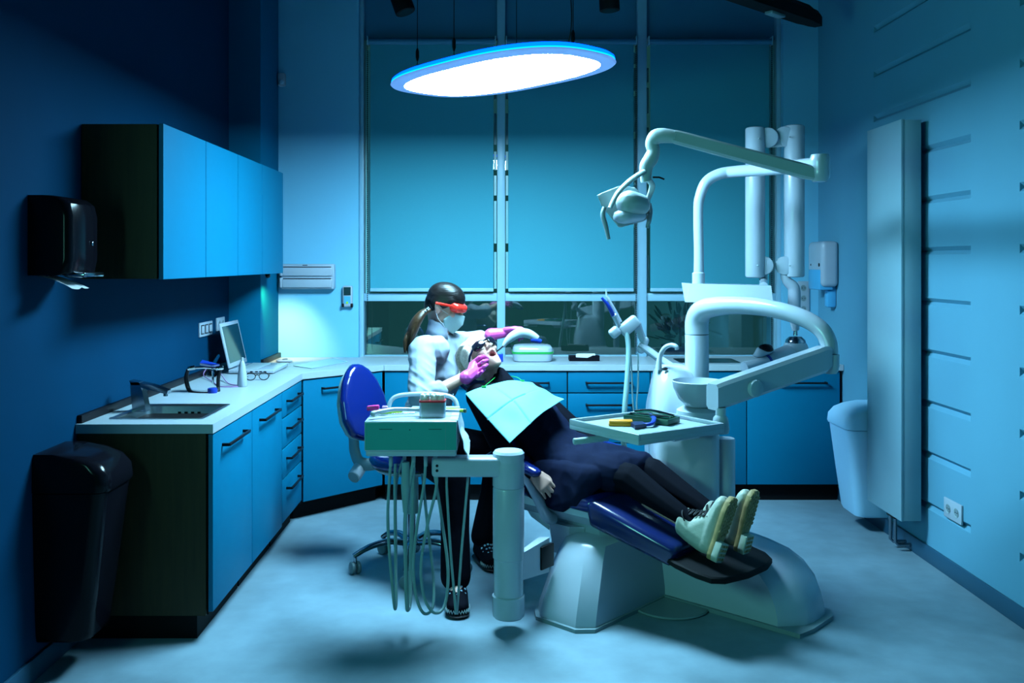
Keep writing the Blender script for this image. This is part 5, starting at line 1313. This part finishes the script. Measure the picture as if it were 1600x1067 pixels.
MB().bb(.002, .036, 6.14, 6.18, CT + .054, CT + .057, .001).build('lid', m_cyan, t)
t = thing('round_sink', 'steel inset basin in the window worktop behind the spittoon tap', 'sink', V((1.45, 6.18, CT)))
MB().ring_tube([rr(1.20, 1.60, 6.06, 6.34, z, .03) for z in (CT + .0005, CT + .004)] , False).build('rim', m_steel, t)
q = MB(); q.ring_tube([rr(1.20, 1.60, 6.06, 6.34, CT + .004, .03), rr(1.215, 1.585, 6.075, 6.325, CT + .0045, .03), rr(1.22, 1.58, 6.08, 6.32, CT + .001, .03)], True); q.build('basin', m_dchrome, t)
MB().ell((1.30, 6.15, CT + .008), (.03, .02, .008)).build('plug', m_chrome, t)

# on the instrument unit
BZ = .906
B = lambda px, py: PZ(px, py, BZ)
t = thing('dental_model', 'steel block with red rim and white model teeth on the instrument unit', 'dental model', B(672, 650))
mc_ = V((-.268, 3.865, BZ))
MB().ring_tube([rr(mc_.x - .052, mc_.x + .056, mc_.y - .035, mc_.y + .035, z, .012) for z in (BZ, BZ + .004, BZ + .058, BZ + .062)]).build('block', m_steel, t)
MB().ring_tube([rr(mc_.x - .053, mc_.x + .057, mc_.y - .036, mc_.y + .036, z, .012) for z in (BZ + .062, BZ + .070)]).build('gum_rim', m_gum, t)
for dx, r_ in ((-.030, .021), (.010, .019), (.036, .017)):
    c = mc_ + V((dx, -.006, BZ * 0 + .076))
    q = MB(); q.ell(c, (r_, r_ * .9, .016))
    for sx in (-1, 1):
        for sy in (-1, 1): q.ell(c + V((sx * r_ * .5, sy * r_ * .45, .012)), r_ * .45, sub=2)
    remeshed(q, 'tooth', m_tooth, t, .0025, 2)
def pen(lab, a, b, r_, m1, m2, grp=None, nm='marker_pen', cap=.35):
    t = thing(nm, lab, 'pen', (a + b) / 2, grp); d = (b - a).normalized()
    MB().cyl(a, a + d * ((b - a).length * (1 - cap)), r_, bev=.002, seg=16).build('barrel', m1, t)
    MB().cyl(a + d * ((b - a).length * (1 - cap)), b, r_ * 1.12, bev=.002, seg=16).build('cap', m2, t)
pen('lime green pen lying to the right of the steel tooth model', V((-.215, 3.99, BZ + .009)), V((-.13, 3.955, BZ + .009)), .008, m_lime, m_dgreen, cap=.12)
pen('lime green pen with magenta cap lying at the left end of the instrument unit', V((-.40, 3.93, BZ + .010)), V((-.525, 3.90, BZ + .010)), .008, m_lime, m_pink, cap=.02)
t = thing('toothbrush_case', 'magenta plastic case at the left end of the instrument unit', 'case', B(585, 640))
MB().box(P(583, 637, 3.88), (.052, .03, .020), .006, M.Rotation(-.1, 3, 'Y')).build('shell', m_pink, t)
t = thing('lilac_cap', 'lilac plastic cap next to the magenta case on the instrument unit', 'cap', B(602, 640))
MB().cyl(P(597, 637.5, 3.90), P(606, 637.5, 3.90), .010, bev=.004).build('shell', m_lilac, t)
t = thing('air_syringe', 'white angled air syringe lying on the instrument unit in front of the handle', 'dental handpiece', B(620, 645))
MB().tube([P(583, 649, 3.80) + UP * .01, P(600, 645, 3.83) + UP * .008, P(618, 641.5, 3.86) + UP * .006, P(650, 641.5, 3.88) + UP * .004, P(718, 643.5, 3.88) + UP * .004], [.007, .009, .0085, .008, .006], 12, sub=4).build('handle', m_white, t)
MB().cyl(P(586, 649, 3.80) + UP * .01, P(580, 651, 3.79) + UP * .01, .010, bev=.003).build('tip', m_lgrey, t)
t = thing('probe', 'slim steel probe lying on the instrument unit in front of the tooth model', 'dental instrument', B(635, 648))
MB().tube([B(612, 649) + UP * .006, B(648, 647.5) + UP * .006], .0035, 8).build('handle', m_chrome, t)
MB().tube([B(648, 647.5) + UP * .006, B(655, 646) + UP * .008, B(657, 645) + UP * .004], .0015, 6).build('hook', m_chrome, t)
t = thing('white_strip_tray', 'flat white strip dispenser at the back of the instrument unit', 'tray', B(640, 639))
MB().bb(-.37, -.16, 4.02, 4.055, BZ + .001, BZ + .014, .003).build('shell', m_white, t)

# on the tray
TZ = .934
Tq = lambda px, py: PZ(px, py, TZ)
def pack(lab, name, cat, c, ang, parts, loc=None):
    t = thing(name, lab, cat, c)
    for nm, off, size, m_, bev in parts:
        R = M.Rotation(ang, 3, 'Z'); MB().box(c + R @ V(off), size, bev, R).build(nm, m_, t)
    return t
pack('orange plastic block lying on the white swing tray', 'bur_block', 'block', Tq(970, 664), -.10, [('base', (0, 0, .005), (.092, .055, .010), m_orange, .002), ('lid', (0, 0, .014), (.088, .050, .010), m_orange, .003)])
c = Tq(1018, 658.5); a_ = math.radians(-38)
t = thing('steriliser_tray', 'dark green shallow tray with steel clip on the white swing tray', 'tray', c)
R = M.Rotation(a_, 3, 'Z'); q = MB()
q.box(c + UP * .004, (.19, .095, .006), .001, R)
for s in (-1, 1):
    q.box(c + R @ V((0, s * .046, .012)), (.19, .005, .022), .001, R); q.box(c + R @ V((s * .094, 0, .012)), (.005, .095, .022), .001, R)
q.build('shell', m_dgreen, t)
MB().tube([c + R @ V((-.085, .02, .028)), c + R @ V((-.02, .035, .036)), c + R @ V((.08, .03, .026))], .006, 8, sub=4).build('tweezers', m_chrome, t)
MB().tube([c + R @ V((-.085, -.015, .026)), c + R @ V((.085, -.012, .026))], .004, 8).build('clip_bar', m_chrome, t)
c = Tq(1003, 668)
t = thing('rubber_dam_clamp', 'dark blue plastic pliers lying on the white swing tray beside the orange block', 'pliers', c)
MB().hull([Tq(984, 665) + UP * z for z in (.001, .016)] + [Tq(992, 671) + UP * z for z in (.001, .016)] + [Tq(1010, 668) + UP * z for z in (.001, .014)] + [Tq(1004, 664) + UP * z for z in (.001, .014)]).build('jaw', m_dblue, t)
MB().tube([Tq(1004, 667) + UP * .008, Tq(1018, 667) + UP * .012, Tq(1022, 662) + UP * .02, Tq(1016, 657) + UP * .022], [.010, .010, .009, .007], 10, sub=4, flat=.7).build('handle', m_blue, t)
# ================================================================= camera and colour management
cam = bpy.data.cameras.new('camera'); co_ = bpy.data.objects.new('camera', cam); COL.objects.link(co_)
co_.location = (0, 0, EYE); co_.rotation_euler = (PI / 2, 0, 0)
cam.sensor_width = 36; cam.lens = FPX * 36 / 1600
cam.shift_x = (800 - CX) / 1600; cam.shift_y = -(533.5 - CY) / 1600
cam.clip_start = .05
scn.camera = co_
wd = bpy.data.worlds.new('night'); scn.world = wd; wd.use_nodes = True
wd.node_tree.nodes['Background'].inputs['Color'].default_value = (.010, .052, .060, 1); wd.node_tree.nodes['Background'].inputs['Strength'].default_value = 1.0
vs_ = scn.view_settings
vs_.view_transform = 'Standard'; vs_.look = 'None'; vs_.exposure = 0; vs_.gamma = 1; vs_.use_curve_mapping = False
scn.cycles.max_bounces = 10; scn.cycles.diffuse_bounces = 5; scn.cycles.glossy_bounces = 5; scn.cycles.transmission_bounces = 8
scn.cycles.sample_clamp_indirect = 6
